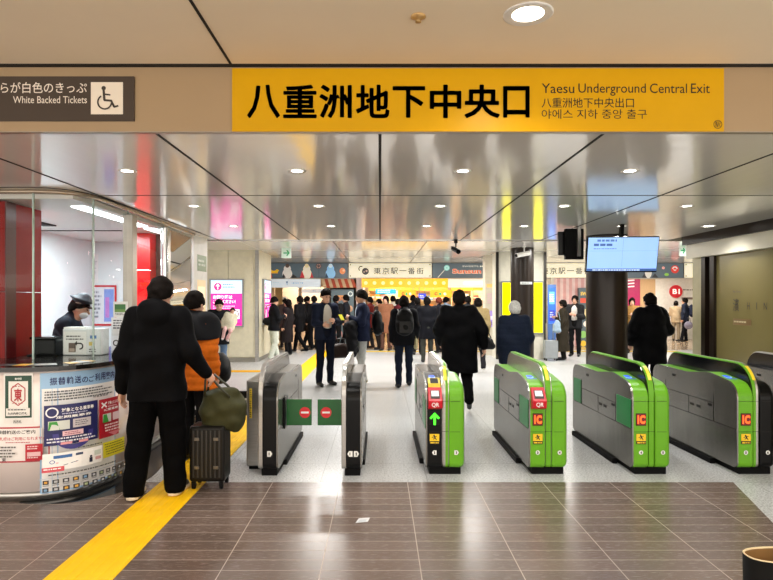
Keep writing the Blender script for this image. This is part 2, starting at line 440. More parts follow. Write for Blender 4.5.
# metal ceiling: panels 1.28 m wide, thin dark joints between
YE = 9.2
xs = [-9, -5.1, -3.82, -2.55, -1.275, 0, 1.275, 2.55, 4.56]; ys = [YB + .034, 5.27, YE]
pan = MB()
for i in range(len(xs) - 1):
    for j in range(2):
        pan.box(xs[i] + .006, xs[i + 1] - .006, ys[j] + .003, ys[j + 1] - .003, 2.5, 2.56)
struct(pan.build('ceiling', METALC))
for x in xs[1:-1]: struct(MB().box(x - .009, x + .009, YB + .034, YE - .012, 2.4975, 2.503).build('trim_30', DARKGAP))
struct(MB().box(-2.55, 4.55, 5.264, 5.276, 2.4975, 2.503).build('trim_31', DARKGAP))
struct(MB().box(-9, 9, YB + .2, YE - .02, 2.565, 2.8).build('ceiling_void', DARKGAP))
struct(MB().box(-9, 9, YE - .01, YE + .06, 2.485, 2.8).build('trim_4', mat('#b9b6b0', .25, .7)))
far = MB(); fy = [YE + .06, 12.1, 14.6, 17.1, 19.6]
for j in range(4):
    for i in range(-7, 8):
        far.box(i * 2.0 - .99, i * 2.0 + .99, fy[j] + .04, fy[j + 1] - .04, 2.8, 2.84)
struct(far.build('ceiling_hall', METALC))
struct(MB().box(-14, 14, YE, 25, 2.86, 3.1).build('ceiling_hall_void', DARKGAP))
# outer shell of the hall and the closed wall far to either side
SHELL = mat('#cfc6b6', .6, name='plain_wall')
struct(MB().box(-14, 14, 25, 25.2, -.1, 3).build('wall_back', SHELL))
struct(MB().box(-14.2, -14, 9, 25.2, -.1, 3).build('wall_left', SHELL))
struct(MB().box(14, 14.2, 9, 25.2, -.1, 3).build('wall_right', SHELL))

# cream wall of the hall on the left with the pink light-box
cw = MB()
for x0, x1 in ((-8.0, -6.2), (-6.19, -4.62), (-4.61, -3.80), (-3.79, -3.06)):
    cw.box(x0, x1, 14.5, 14.56, .12, 2.8)
cw.box(-8, -3.05, 14.54, 16.25, .0, 2.8)
struct(cw.build('wall_hall', CREAM))
struct(MB().box(-8, -3.04, 14.48, 16.25, 0, .1).build('baseboard_hall', mat('#8d8a80', .3, .4)))
struct(MB().box(-3.115, -3.035, 14.47, 14.56, 0, 2.8).build('trim_5', STEEL))

# right-hand side: soffit, beam, door frame and panelled wall
struct(MB().box(4.555, 4.72, YB + .2, 8.75, 2.372, 2.52).build('trim_6', BROWN))
struct(MB().box(4.60, 5.2, YB + .2, 8.72, 2.17, 2.372).build('beam_side', mat('#efe9d6', .35, var=.02)))
TAN = mat('#857a4c', .25, .1, var=.04, scale=2, name='bronze_mirror_panel')
struct(MB().box(4.70, 4.9, 3.5, 8.1, 0, 2.17).build('wall_side', TAN))
struct(MB().box(4.70, 5.1, 8.42, 8.72, 0, 2.17).build('wall_side_end', mat('#c3bb97', .35)))
fr = MB().box(4.66, 4.9, 8.10, 8.2, 0, 2.17).box(4.72, 4.9, 8.2, 8.32, 0, 2.17).box(4.66, 4.9, 8.32, 8.42, 0, 2.17)
struct(fr.build('door_1', BROWN))
struct(MB().box(4.9, 9.0, 8.6, 8.72, 0, 2.8).build('wall_side_return', CREAM))
sg = Graphic(); sg.text('Main Dining', 0, .26, .16, .035, '#3a3226'); WL = empty('wall_lettering'); WM = plane_map((0, 0, 0), right=(0, -1, 0), out=(-1, 0, 0)); sg.build('lettering', WM, WL); sg = Graphic(); 
for ch_, x_, w_, z_, h_ in (('濱', 0, .13, .02, .17), ('H', .30, .05, .05, .09), ('I', .48, .012, .05, .09), ('N', .62, .06, .05, .09), ('A', .80, .06, .05, .09)): sg = Graphic(); sg.text(ch_, x_, z_, w_, h_, '#2a2010'); sg.build('lettering', WM, WL)
sg = Graphic(); sg.rect(0, -.16, .38, .085, '#7d6238').bars(.02, -.125, .34, 1, .02, '#d8c9a0')
sg.build('plaque', WM, WL); WL.location = (4.699, 7.72, 1.38)
tag(WL, 'brown shop lettering and small plaque on the tan wall panel', 'lettering')

# brown columns
def column(x, y, r, label, camera=False):
    m = MB().lathe([(r, 0), (r, 2.8 if y > YE else 2.5)], (0, 0, 0), 40)
    k = MB().lathe([(r + .012, 0), (r + .012, .1), (r, .11)], (0, 0, 0), 40)
    root = empty('column'); m.build('shaft', BROWN, root); k.build('plinth', STEEL_D, root)
    tag(root, label, 'column'); root.location = (x, y, 0); return root
column(3.36, 8.6, .29, 'thick dark brown round column below the blue monitor')
column(3.43, 14.0, .275, 'dark brown round column before the yellow lit posters')

# ------------------------------------------------------------------ downlights
R_ = 0
def downlight(x, y, z, r, label, group, watm):
    root = empty('downlight'); r = r * (1.12 if r < .1 else 1.0)
    MB().lathe([(r * .62, -.0), (r * .98, -.006), (r * 1.06, -.003), (r * 1.06, .0)], seg=28).build('trim_ring', WHITE, root)
    MB().lathe([(.001, -.002), (r * .72, -.001)], seg=28).build('lens', watm, root)
    tag(root, label, 'ceiling light', group); root.location = (x, y, z); return root
LENS_W = mat('#fff3dc', .4, emit=9.0, var=0, name='lamp_lens'); LENS_N = mat('#fffaf0', .4, emit=11.0, var=0, name='lamp_lens')
downlight(.684, 2.68, 2.8715, .108, 'large round recessed light in the cream ceiling', None, LENS_W)
for x, y, w in ((-1.9, 2.2, 'a'),):
    pass
rows = {4.27: 'just behind the yellow sign', 5.86: 'in the middle row', 7.45: 'at the far ceiling edge'}
nth = ['first', 'second', 'third', 'fourth', 'fifth', 'sixth']
cnt = {}
for x, y in DOWN:
    k = cnt.get(y, 0); cnt[y] = k + 1
    downlight(x, y, 2.4995, .055 if x < 4 else .075, f'small ceiling light, {nth[k]} from the ticket office {rows[y]}', 'recessed lights in the metal ceiling', LENS_N)
sp = empty('sprinkler'); MB().lathe([(.034, 0), (.036, -.006), (.02, -.012), (.012, -.02), (.001, -.02)], seg=20).build('escutcheon', mat('#c9a66e', .3, .6), sp)
MB().lathe([(.012, -.018), (.014, -.03), (.001, -.031)], seg=12).build('nozzle', mat('#a98a58', .3, .7), sp)
tag(sp, 'small round brass sprinkler head in the cream ceiling', 'sprinkler'); sp.location = (.178, 2.70, 2.872)
for k, (px, py) in enumerate(((430, 160), (586, 160), (222, 211))):
    pass

# ------------------------------------------------------------------ signs on the beam
def sign_on_beam(name, x0, y0, x1, y1, col, label, cat, depth=.012, em=0):
    root = empty(name); a = at(x0, y1, YB); b = at(x1, y0, YB)
    MB().box(a.x, b.x, YB - depth, YB, a.z, b.z, .002).build('panel', mat(col, .34, var=.02, spec=.25, emit=em, name='sign_face'), root)
    tag(root, label, cat); return root, a, b
s = YB / F
root, a, b = sign_on_beam('exit_sign', 232.5, 69, 723, 132, '#d6a202', 'long yellow exit sign with big black Japanese characters on the beam', 'sign', em=.02)
def U(px): return (px - 232.5) * s
def V(py): return (132 - py) * s
g = Graphic(rough=.35)
for ch, x0, x1 in zip('八重洲地下中央口', (247.5, 283.5, 319.5, 356, 392.5, 429.5, 464, 502.5), (280.5, 317, 352, 389.5, 425, 461, 499.5, 529)):
    h0, h1 = (87, 118.5) if ch in '下口' else (85.5, 119)
    g.text(ch, U(x0), V(h1), (x1 - x0) * s, (h1 - h0) * s, '#17140f', .004, fat=.004)
g.build('lettering', plane_map((a.x, YB - .012, a.z), base=.0006), root); g = Graphic(rough=.35)
for wd, x0, x1, y1 in (('Yaesu', 541, 573.6, 94), ('Underground', 577.6, 644.8, 96.6), ('Central', 648.8, 685.8, 94), ('Exit', 689.8, 708.6, 94)): g = Graphic(rough=.35); g.text(wd, U(x0), V(y1), (x1 - x0) * s, (y1 - 84.3) * s, '#17140f', .003); g.build('lettering', plane_map((a.x, YB - .012, a.z), base=.0006), root)
g = Graphic(rough=.35)

g.text('八重洲地下中央出口', U(541), V(108.5), 92 * s, 10 * s, '#17140f', .005)
g.build('lettering', plane_map((a.x, YB - .012, a.z), base=.0006), root); g = Graphic(rough=.35)
g.text('야에스 지하 중앙 출구', U(541), V(119.5), 105 * s, 9.5 * s, '#17140f', .002)
g.build('lettering', plane_map((a.x, YB - .012, a.z), base=.0006), root); g = Graphic(rough=.35)
g.ring(U(716.5), V(125), 4.3 * s, .55 * s, '#17140f').text('駅', U(713.8), V(127.7), 5.4 * s, 5.4 * s, '#17140f')
g.build('seal', plane_map((a.x, YB - .012, a.z), base=.0006), root)
rebase(root, ((a.x + b.x) / 2, YB, a.z))
root, a, b = sign_on_beam('ticket_sign', -90, 77, 135, 121.5, '#4c423a', 'dark brown ticket gate sign with a white wheelchair symbol', 'sign')
g = Graphic(); U0 = lambda px: (px + 90) * s; V0 = lambda py: (121.5 - py) * s
g.text('うらが白色のきっぷ', U0(-9), V0(94), 97 * s, 11 * s, '#efe6d8', .006)
g.build('lettering', plane_map((a.x, YB - .012, a.z), base=.0006), root); g = Graphic()
g.text('White Backed Tickets', U0(14.5), V0(104), 73.5 * s, 7 * s, '#efe6d8')
g.build('lettering', plane_map((a.x, YB - .012, a.z), base=.0006), root); g = Graphic()
g.rect(U0(92), V0(115), 32 * s, 32 * s, '#efe4d2')
K = '#3b332c'
g.disc(U0(104.8), V0(89), 2.2 * s, K)
g.line(U0(104.8), V0(91), U0(105.6), V0(101), 2.4 * s, K).line(U0(105), V0(95), U0(111.5), V0(95.8), 1.6 * s, K).line(U0(105), V0(101), U0(112), V0(101.5), 2.0 * s, K)
g.line(U0(112), V0(100.8), U0(115.5), V0(108), 2.0 * s, K).line(U0(115), V0(108), U0(119.5), V0(106.6), 1.8 * s, K)
g.ring(U0(106), V0(103), 7.6 * s, 1.5 * s, K, a0=120, a1=352)
g.build('wheelchair_symbol', plane_map((a.x, YB - .012, a.z), base=.0006), root)
rebase(root, ((a.x + b.x) / 2, YB, a.z))
# ------------------------------------------------------------------ ticket office: counter, glass, posts
CP = spline([(-4.4, 4.44), (-3.6, 4.43), (-2.95, 4.43), (-2.62, 4.47), (-2.42, 4.6), (-2.31, 4.82), (-2.27, 5.08), (-2.30, 5.38), (-2.38, 5.62), (-2.42, 6.0), (-2.43, 7.0), (-2.43, 8.33)], .05)
GP = spline([(-4.4, 5.0), (-3.4, 5.0), (-2.95, 5.0), (-2.72, 5.08), (-2.61, 5.28), (-2.58, 5.55), (-2.60, 6.1), (-2.63, 7.1), (-2.66, 8.33)], .05)
CL = [0.0]
for i in range(1, len(CP)): CL.append(CL[-1] + (CP[i] - CP[i - 1]).length)
def cp_at(s):
    s = max(0, min(CL[-1] - 1e-6, s))
    for i in range(1, len(CL)):
        if CL[i] >= s: break
    t = (s - CL[i - 1]) / (CL[i] - CL[i - 1]); p = CP[i - 1].lerp(CP[i], t)
    d0 = (CP[i] - CP[max(0, i - 2)]).normalized(); d1 = (CP[min(i + 1, len(CP) - 1)] - CP[i - 1]).normalized(); d = d0.lerp(d1, t).normalized()
    return p, Vector((d.y, -d.x))
def s_of(px, smax=99):
    best = None
    for i, p in enumerate(CP):
        if CL[i] > smax: break
        e = abs(CX + F * p.x / p.y - px)
        if best is None or e < best[0]: best = (e, CL[i])
    return best[1]
def counter_map(s0, z0, base=.002):
    def f(u, v, d):
        p, n = cp_at(s0 + u); return Vector((p.x + n.x * (base + d), p.y + n.y * (base + d), z0 + v))
    return f
ct = empty('ticket_counter')
CW = mat('#f7e9e4', .25, var=.015, coat=.3, name='white_counter_panel')
MB().wall([tuple(p) for p in CP], .075, 1.0, .03).build('front_panel', CW, ct)
inn = [tuple(p + Vector((q.y, -q.x)) * -.02) for p, q in zip(CP, [(CP[min(i + 1, len(CP) - 1)] - CP[max(0, i - 1)]).normalized() for i in range(len(CP))])]
MB().wall([tuple(p) for p in inn], 0, .078, .03).build('kick_plate', STEEL, ct)
outp = [tuple(p + Vector((q.y, -q.x)) * .025) for p, q in zip(CP, [(CP[min(i + 1, len(CP) - 1)] - CP[max(0, i - 1)]).normalized() for i in range(len(CP))])]
MB().prism(outp + [(-3.0, 8.33), (-3.0, 6.2), (-3.31, 5.8), (-3.31, 5.14), (-4.4, 5.14)], 1.0, 1.035, axis='z').build('worktop', mat('#191716', .12, var=.2, scale=60, name='black_granite'), ct)
g = Graphic(rough=.4)
def edge_tape(px0, px1, col):
    s0, s1 = s_of(px0), s_of(px1); n = 5
    pts = []
    for k in range(n + 1):
        p, nn = cp_at(s0 + (s1 - s0) * k / n); pts.append(tuple(p - nn * .10))
    for k in reversed(range(n + 1)):
        p, nn = cp_at(s0 + (s1 - s0) * k / n); pts.append(tuple(p - nn * .24))
    g.poly(pts, col)
for a, b, c in ((-20, 5, '#1a1a1a'), (5, 20, '#e8b21c'), (20, 27, '#1a1a1a'), (27, 62, '#9a9690'), (78, 90, '#e8b21c'), (92, 100, '#9a9690'), (101, 106, '#e8b21c')): edge_tape(a, b, c)
g.build('hazard_tape', lambda u, v, d: Vector((u, v, 1.0353 + d)), ct)
# posters stuck on the counter front
def poster(px0, px1, zb, zt, name, label, draw, fx=1.0):
    s0 = s_of(px0); s1 = px1
    g = Graphic(rough=.35, nx=10); draw(g, (s1 - s0) * .87, zt - zb)
    o = g.build(name, counter_map(s0, zb)); tag(o, label, 'poster')
    return o
def big(g, w, h):
    n = 16
    g.rect(0, 0, w, h, '#9cc3e6', nx=n).rect(.012, .012, w - .024, h * .855, '#f4f3f1', nx=n)
    def T(s_, x, y, ww, hh, c, b=0): g.text(s_, x * w, y * h, ww * w, hh * h, c, b)
    for i, ch in enumerate('振替輸送のご利用案内'): T(ch, .10 + i * .088, .895, .078, .065 if ch not in 'のご' else .05, '#1b2a63', .02)
    g.bars(.05 * w, .835 * h, .85 * w, 4, .011 * h, '#55585f', 1.9, seed=4)
    T('対象乗車券', .55, .758, .22, .018, '#333', .01)
    def R(x, y, ww, hh, c): g.rect(x * w, y * h, ww * w, hh * h, c, nx=6)
    R(.05, .40, .56, .335, '#272a63'); R(.63, .385, .335, .345, '#b51d30')
    g.ring(.125 * w, .675 * h, .062 * w, .015 * w, '#f1f1f6')
    g.line(.665 * w, .70 * h, .745 * w, .655 * h, .02 * w, '#fff').line(.745 * w, .70 * h, .665 * w, .655 * h, .02 * w, '#fff')
    T('対象となる乗車券', .215, .672, .34, .034, '#fff', .02); g.bars(.22 * w, .655 * h, .33 * w, 1, .008 * h, '#c9cbe6')
    T('対象とならない', .76, .675, .19, .03, '#fff', .02); g.bars(.76 * w, .655 * h, .18 * w, 1, .008 * h, '#efc0c6')
    T('定期乗車券', .16, .622, .36, .024, '#fff', .02); T('IC乗車券', .69, .622, .24, .024, '#fff', .02)
    R(.09, .53, .20, .075, '#d7dcd6'); g.poly([(.09 * w, .53 * h), (.20 * w, .53 * h), (.17 * w, .60 * h), (.10 * w, .60 * h)], '#3f9e41'); R(.32, .535, .19, .072, '#d3ccd0'); g.bars(.34 * w, .585 * h, .15 * w, 3, .008 * h, '#7d7780')
    R(.66, .525, .13, .075, '#d7dcd6'); g.poly([(.66 * w, .525 * h), (.75 * w, .525 * h), (.72 * w, .595 * h), (.67 * w, .595 * h)], '#3f9e41'); R(.815, .53, .12, .07, '#e7cdd3')
    g.ring(.33 * w, .50 * h, .20 * w, .055 * w, '#45418a', a0=180, a1=360, n=16)
    R(.22, .475, .20, .042, '#f0c9d2'); g.bars(.24 * w, .50 * h, .16 * w, 2, .007 * h, '#a45568')
    g.bars(.08 * w, .455 * h, .50 * w, 2, .012 * h, '#e9e9f4', seed=7); g.bars(.66 * w, .50 * h, .27 * w, 3, .012 * h, '#f7dfe2', seed=8)
    R(.20, .412, .1, .02, '#e9a0a8'); R(.36, .412, .09, .02, '#e9a0a8')
    g.poly([(.70 * w, .44 * h), (.90 * w, .44 * h), (.80 * w, .40 * h)], '#d87d87')
    g.bars(.35 * w, .365 * h, .30 * w, 1, .009 * h, '#555', seed=9)
    R(.62, .225, .345, .135, '#f0e73a'); g.bars(.64 * w, .335 * h, .30 * w, 5, .009 * h, '#8b8420', 2.2, seed=10)
    g.rect(.05 * w, .215 * h, .53 * w, .14 * h, '#fbfbfa'); R(.14, .31, .15, .025, '#3a6fb0'); g.ring(.13 * w, .285 * h, .022 * w, .006 * w, '#3c5fae')
    g.bars(.32 * w, .315 * h, .08 * w, 1, .02 * h, '#3b4a6a'); g.line(.16 * w, .275 * h, .33 * w, .265 * h, .006 * w, '#c05', None); g.line(.22 * w, .25 * h, .34 * w, .27 * h, .006 * w, '#357', None)
    g.disc(.455 * w, .285 * h, .012 * w, '#23283f'); R(.44, .235, .03, .04, '#23283f'); R(.49, .285, .07, .04, '#cfd8cf'); R(.50, .245, .06, .025, '#d4a3a3')
    R(.045, .205, .18, .04, '#dc5a66'); g.bars(.06 * w, .225 * h, .14 * w, 1, .01 * h, '#fff', seed=2)
    g.bars(.10 * w, .178 * h, .75 * w, 1, .01 * h, '#555', seed=12)
    R(.02, .155, .96, .006, '#cfd4e0'); R(.02, .085, .96, .004, '#dfe2ea')
    rr = random.Random(3)
    for row, y in ((0, .112), (1, .055)):
        for k in range(12):
            x = .055 + k * .078
            R(x, y, .05, .034, '#2d2f38'); R(x + .012, y + .008, .026, .018, rr.choice(['#d9dde2', '#e0a94a', '#7fa6c9', '#a8b78e', '#c6c8cc'])); R(x, y - .012, .05, .007, '#8b8f99')
S_BIG = (s_of(42), 0)
sb1 = min((abs((CP[i] - Vector((-2.27, 5.06))).length), CL[i]) for i in range(len(CP)))[1]
poster(42, sb1, .055, .985, 'notice_poster', 'big blue and white transfer guide poster curving round the counter', big)
def stamp(g, w, h):
    g.rect(0, 0, w, h, '#f0ece8'); g.rect(.05 * w, .13 * h, .90 * w, .82 * h, '#1d4634')
    g.text('東京駅', .38 * w, .865 * h, .24 * w, .045 * h, '#e8efe8', .02)
    g.rect(.17 * w, .32 * h, .66 * w, .52 * h, '#f3efe9')
    hx = [(.27, .47), (.5, .37), (.73, .47), (.73, .70), (.5, .80), (.27, .70)]
    R = '#b53038'
    for i in range(6):
        a, b = hx[i], hx[(i + 1) % 6]; g.line(a[0] * w, a[1] * h, b[0] * w, b[1] * h, .035 * w, R)
    g.text('東', .36 * w, .45 * h, .28 * w, .25 * h, R, .03)
    for k in range(4): g.rect((.31 + k * .1) * w, .735 * h, .05 * w, .015 * h, R); g.rect((.31 + k * .1) * w, .41 * h, .05 * w, .012 * h, R)
    g.rect(.10 * w, .17 * h, .80 * w, .15 * h, '#f3efe9'); g.bars(.16 * w, .28 * h, .68 * w, 1, .022 * h, '#444', seed=5)
    g.text('丸の内南口改札', .16 * w, .195 * h, .66 * w, .05 * h, '#2a2a2a', .02)
    g.text('西改札', .36 * w, .03 * h, .28 * w, .06 * h, '#3a3a3a', .01)
def at_counter(px0, py0, px1, py1):
    s0, s1 = s_of(px0), s_of(px1); y = cp_at((s0 + s1) / 2)[0].y
    return s0, s1, Z_(py1, y), Z_(py0, y)
def cposter(px0, py0, px1, py1, name, label, draw):
    s0, s1, z0, z1 = at_counter(px0, py0, px1, py1); g = Graphic(rough=.4, nx=10); draw(g, s1 - s0, z1 - z0)
    tag(g.build(name, counter_map(s0, z0)), label, 'poster')
cposter(0.5, 373, 36, 424.5, 'stamp_poster', 'green framed stamp poster with a red hexagon seal on the white counter', stamp)
def red_notice(g, w, h):
    g.rect(0, 0, w, h, '#b9414a').rect(.012, .012, w - .024, h - .024, '#f4efec')
    g.text('振替輸送のご案内', .16 * w, .80 * h, .62 * w, .11 * h, '#35302f', .02)
    g.text('自動改札機はご利用になれません', .02 * w, .62 * h, .93 * w, .10 * h, '#c9333d', .01); g.bars(.30 * w, .555 * h, .5 * w, 1, .025 * h, '#c46a6f', seed=3)
    g.bars(.05 * w, .42 * h, .45 * w, 4, .04 * h, '#6b6664', 2.1, seed=6)
    g.rect(.64 * w, .06 * h, .26 * w, .46 * h, '#bf2233').bars(.67 * w, .44 * h, .2 * w, 2, .03 * h, '#f3d9da', seed=3).rect(.67 * w, .18 * h, .2 * w, .12 * h, '#e9bfc2').bars(.67 * w, .13 * h, .2 * w, 1, .03 * h, '#f3d9da', seed=4)
    g.text('東', .27 * w, .06 * h, .07 * w, .1 * h, '#3a3635', .02)
cposter(-14, 427, 47.5, 462.5, 'notice_poster', 'white notice with a thin red border pasted low on the counter', red_notice)
rebase(ct, (-3.0, 4.9, 0))
tag(ct, 'curved white ticket counter with a black worktop below the glass', 'counter')
# dark granite border in the floor round the counter
i0 = [i for i, p in enumerate(CP) if p.x > -2.8][0]; A = []; B = []
for i in range(i0, len(CP)):
    p, n = cp_at(CL[i]); A.append(tuple(p - n * .03)); B.append(tuple(p + n * min(.27, .02 + (CL[i] - CL[i0]) * .45)))
struct(MB().prism(A + B[::-1], .0012, .0045, axis='z').build('trim_7', mat('#17181a', .07, var=.2, scale=20, name='black_granite')))

# glass screen of the office
def gp_y(y): return min(range(len(GP)), key=lambda i: abs(GP[i].y - y) + (0 if GP[i].x > -2.75 else 9))
iA = min(range(len(GP)), key=lambda i: abs(GP[i].x + 3.0) + (0 if GP[i].y < 5.06 else 9)); iB = gp_y(5.30); iC = gp_y(5.95); iD = gp_y(7.05); iE = gp_y(8.2)
wn = 0
for a, b in ((0, iA), (iA, iB), (iB, iC), (iC, iD)):
    wn += 1
    struct(MB().wall([tuple(p) for p in GP[a:b + 1]], 1.037, 2.43, .012).build(f'window_{wn}', GLASS))
    p = GP[b]; struct(MB().box(p.x - .006, p.x + .006, p.y - .006, p.y + .01, 1.037, 2.47).build(f'trim_{9 + wn}', mat('#9fb0a8', .15, .3)))
struct(MB().wall([tuple(p) for p in GP[iD:iE + 1]], .3, 2.43, .03).build('window_5', MIRRORG))
off = [(p.x + .012, p.y - .012) for p in GP]
struct(MB().wall(off, 2.47, 2.5, .05).build('trim_8', mat('#b7a894', .25, .6)))
off2 = [(p.x + .16 * max(0, (p.y - 5) / 4), p.y - .12) for p in GP]
struct(MB().wall(off2, 2.4955, 2.5, .012).build('trim_9', DARKGAP))
struct(MB().box(-2.635, -2.535, 5.94, 6.06, 1.035, 2.43, .008).build('column_office', mat('#b3aaa0', .3, .4)))
struct(MB().cyl((-2.63, 7.08, 1.035), (-2.63, 7.08, 2.43), .045).build('column_chrome', CHROME))
struct(MB().box(-2.72, -2.62, 7.18, 7.26, 0, 2.43, .005).build('column_steel', STEEL))
# inside of the office
struct(MB().box(-6.0, -2.7, 5.1, 8.95, 2.44, 2.492).build('ceiling_office', mat('#dedcd6', .35, var=.02)))
for x0, x1, y0, y1 in ((-2.93, -2.80, 5.5, 7.0), (-2.93, -2.80, 7.2, 8.4), (-4.2, -3.9, 5.9, 6.1)):
    t = MB().box(x0, x1, y0, y1, 2.432, 2.441).build('strip_light', mat('#f4fbff', .4, emit=7.0, var=0, name='lamp_tube'))
    tag(t, {5.5: 'bright strip light over the glass of the ticket office', 7.2: 'bright strip light deeper in the ticket office', 5.9: 'short ceiling light above the red wall panel'}[y0], 'ceiling light')
OFFW = mat('#e2eef0', .3, var=.015, name='office_wall')
struct(MB().box(-4.5, -4.4, 5.7, 8.95, 0, 2.44).build('wall_office_side', OFFW))
struct(MB().box(-4.5, -2.7, 8.9, 9.0, 0, 2.44).build('wall_office_back', OFFW))
struct(MB().box(-2.9, -2.68, 8.35, 9.0, 0, 2.5).build('wall_office_end', WHITE))
rd = MB()
for z0, z1 in ((.0, 1.62), (1.626, 2.43)):
    rd.box(-4.3, -3.66, 5.16, 5.72, z0, z1).box(-3.654, -3.34, 5.16, 5.72, z0, z1)
struct(rd.build('wall_red', RED))
struct(MB().box(-3.335, -3.325, 5.158, 5.3, 1.035, 2.43).build('trim_20', mat('#5b1012', .3)))
struct(MB().box(-3.27, -3.06, 7.72, 8.6, 0, 2.44).build('wall_red_back', mat('#d3141a', .2, var=.02)))
struct(MB().box(-3.05, -2.95, 7.9, 8.6, 0, 2.44).build('trim_21', mat('#5a3527', .3)))
struct(MB().box(-4.0, -3.85, 6.5, 6.9, 2.425, 2.441).box(-4.4, -3.3, 7.4, 7.42, 2.43, 2.441).build('trim_22', DARKGAP))
# papers on the office walls
def flat(name, label, cat, x0, x1, z0, z1, y, draw, em=0):
    g = Graphic(emit=em); draw(g, x1 - x0, z1 - z0); o = g.build(name, plane_map((x0, y, z0)))
    return tag(o, label, cat)
def pap(g, w, h): g.rect(0, 0, w, h, '#eef1f1').text('運賃表', .1 * w, .85 * h, .5 * w, .08 * h, '#455', .01).bars(.08 * w, .78 * h, .84 * w, 14, .02 * h, '#7f8d99', 2.4, seed=3)
flat('fare_notice', 'white fare notice sheet on the office back wall above the clerk', 'notice', X_(85, 8.88), X_(98, 8.88), Z_(283, 8.88), Z_(254, 8.88), 8.89, pap)
def rb(g, w, h):
    g.rect(0, 0, w, h, '#c4252c').rect(.03, .03, w - .06, h - .06, '#dfe4ea').rect(.62 * w, .1 * h, .3 * w, .8 * h, '#7f9be0').rect(.66 * w, .2 * h, .12 * w, .5 * h, '#c17fd0').bars(.1 * w, .8 * h, .45 * w, 7, .05 * h, '#8a93a0', 2, seed=4)
flat('notice_board', 'red framed notice board on the office back wall behind the clerk', 'notice board', X_(81, 8.8), X_(114, 8.8), Z_(326, 8.8), Z_(285, 8.8), 8.885, rb)
def card(g, w, h): g.rect(0, 0, w, h, '#f2f3f0').rect(.08 * w, .30 * h, .84 * w, .55 * h, '#3c7a3f').rect(.08 * w, .3 * h, .84 * w, .2 * h, '#6f9a4c').bars(.1 * w, .2 * h, .8 * w, 2, .05 * h, '#555')
bx = empty('photo_stand'); MB().box(0, .135, 0, .012, 0, .15).build('board', WHITE, bx)
g = Graphic(); card(g, .125, .14); g.build('print', plane_map((.005, 0, .005)), bx); tag(bx, 'small stand with a green landscape photo by the ticket window', 'display card')
bx.location = (-2.585, 5.62, 1.385)
lf = empty('leaflet_stand'); MB().box(0, .15, 0, .05, 0, .345).build('rack', mat('#e4e6e8', .3), lf)
g = Graphic(); g.rect(.01, .19, .13, .14, '#eef0f2').bars(.02, .31, .11, 4, .012, '#445', 2).rect(.01, .02, .13, .15, '#e9edf3').ring(.05, .1, .03, .01, '#333').bars(.08, .14, .05, 4, .012, '#556', 2).text('i', .1, .03, .01, .04, '#335')
g.build('print', plane_map((0, 0, 0)), lf); tag(lf, 'white rack of leaflets at the glass under the green photo', 'leaflet rack'); lf.location = (-2.595, 5.60, 1.036)
ab = empty('return_slot_box'); a = at(66, 357, 5.42); b = at(113, 330, 5.42)
MB().box(0, .36, 0, .16, 0, .245, .008).build('case', mat('#dfe2e4', .3), ab)
g = Graphic(); g.rect(.012, .01, .21, .21, '#f0efee').bars(.035, .17, .17, 2, .012, '#555', 2.2).rect(.06, .03, .065, .085, '#6d5b50').rect(.066, .035, .05, .03, '#b3a294').ring(.165, .085, .032, .012, '#1a1a1a', a0=-100, a1=95).rect(.135, .105, .035, .012, '#1a1a1a').poly([(.138, .09), (.138, .135), (.115, .111)], '#1a1a1a')
g.rect(.235, .01, .115, .22, '#e8ebee').rect(.25, .09, .05, .035, '#e6cf6a').rect(.26, .155, .06, .03, '#4a7fc0').bars(.25, .05, .08, 2, .01, '#666', 2)
g.build('print', plane_map((0, 0, 0)), ab)
MB().box(.0, .2, .02, .14, .245, .26).build('lid', WHITE, ab); tag(ab, 'white box with a black return arrow on the ticket counter', 'box'); ab.location = (-2.955, 5.40, 1.036)
cb = empty('card_terminal'); MB().box(0, .22, 0, .2, 0, .15, .015).build('case', BLACK, cb); MB().box(-.01, .23, -.012, .2, .15, .172, .006).build('cover', GLOSSBLK, cb); MB().box(-.02, .26, -.03, .2, 0, .012).build('tray', BLACK_M, cb)
tag(cb, 'black box with a glossy lid on the counter beside the red panel', 'box'); cb.location = (-3.225, 5.36, 1.036)
# shop board beyond the office
g = Graphic(); g.rect(0, 0, .45, .24, '#7f946f').bars(.05, .14, .35, 2, .03, '#e3eadc', 2); tag(g.build('green_sign', plane_map((-2.679, 8.5, 1.98), right=(0, 1, 0), out=(1, 0, 0))), 'small green sign on the white pillar end of the ticket office', 'sign')
g = Graphic(emit=.7); g.rect(0, 0, .4, 1.0, '#cbb48c').rect(.03, .6, .34, .3, '#e3d3b0').rect(.05, .1, .3, .35, '#b98f5c').bars(.06, .75, .28, 3, .03, '#8a6a42', 2); tag(g.build('lit_panel', plane_map((-2.679, 8.5, .85), right=(0, 1, 0), out=(1, 0, 0))), 'warm lit picture panel under the small green sign', 'poster')

# low black barrier between counter and gates
br = empty('barrier'); MB().box(-1.0, 0, -.02, .02, .27, .54, .01).build('board', BLACK, br)
for x in (-1.0, 0.0): MB().cyl((x, 0, 0), (x, 0, .56), .02).build('post', STEEL_D, br)
g = Graphic(); g.rect(-.32, .335, .30, .125, '#e6e7ea').bars(-.30, .41, .26, 2, .028, '#54565c', 2).rect(-.95, .335, .30, .125, '#e6e7ea').bars(-.93, .41, .26, 2, .028, '#54565c', 2)
g.build('label_plate', plane_map((0, -.02, 0)), br); tag(br, 'low black barrier board with white notices between counter and gates', 'barrier'); br.location = (-1.36, 6.45, 0)

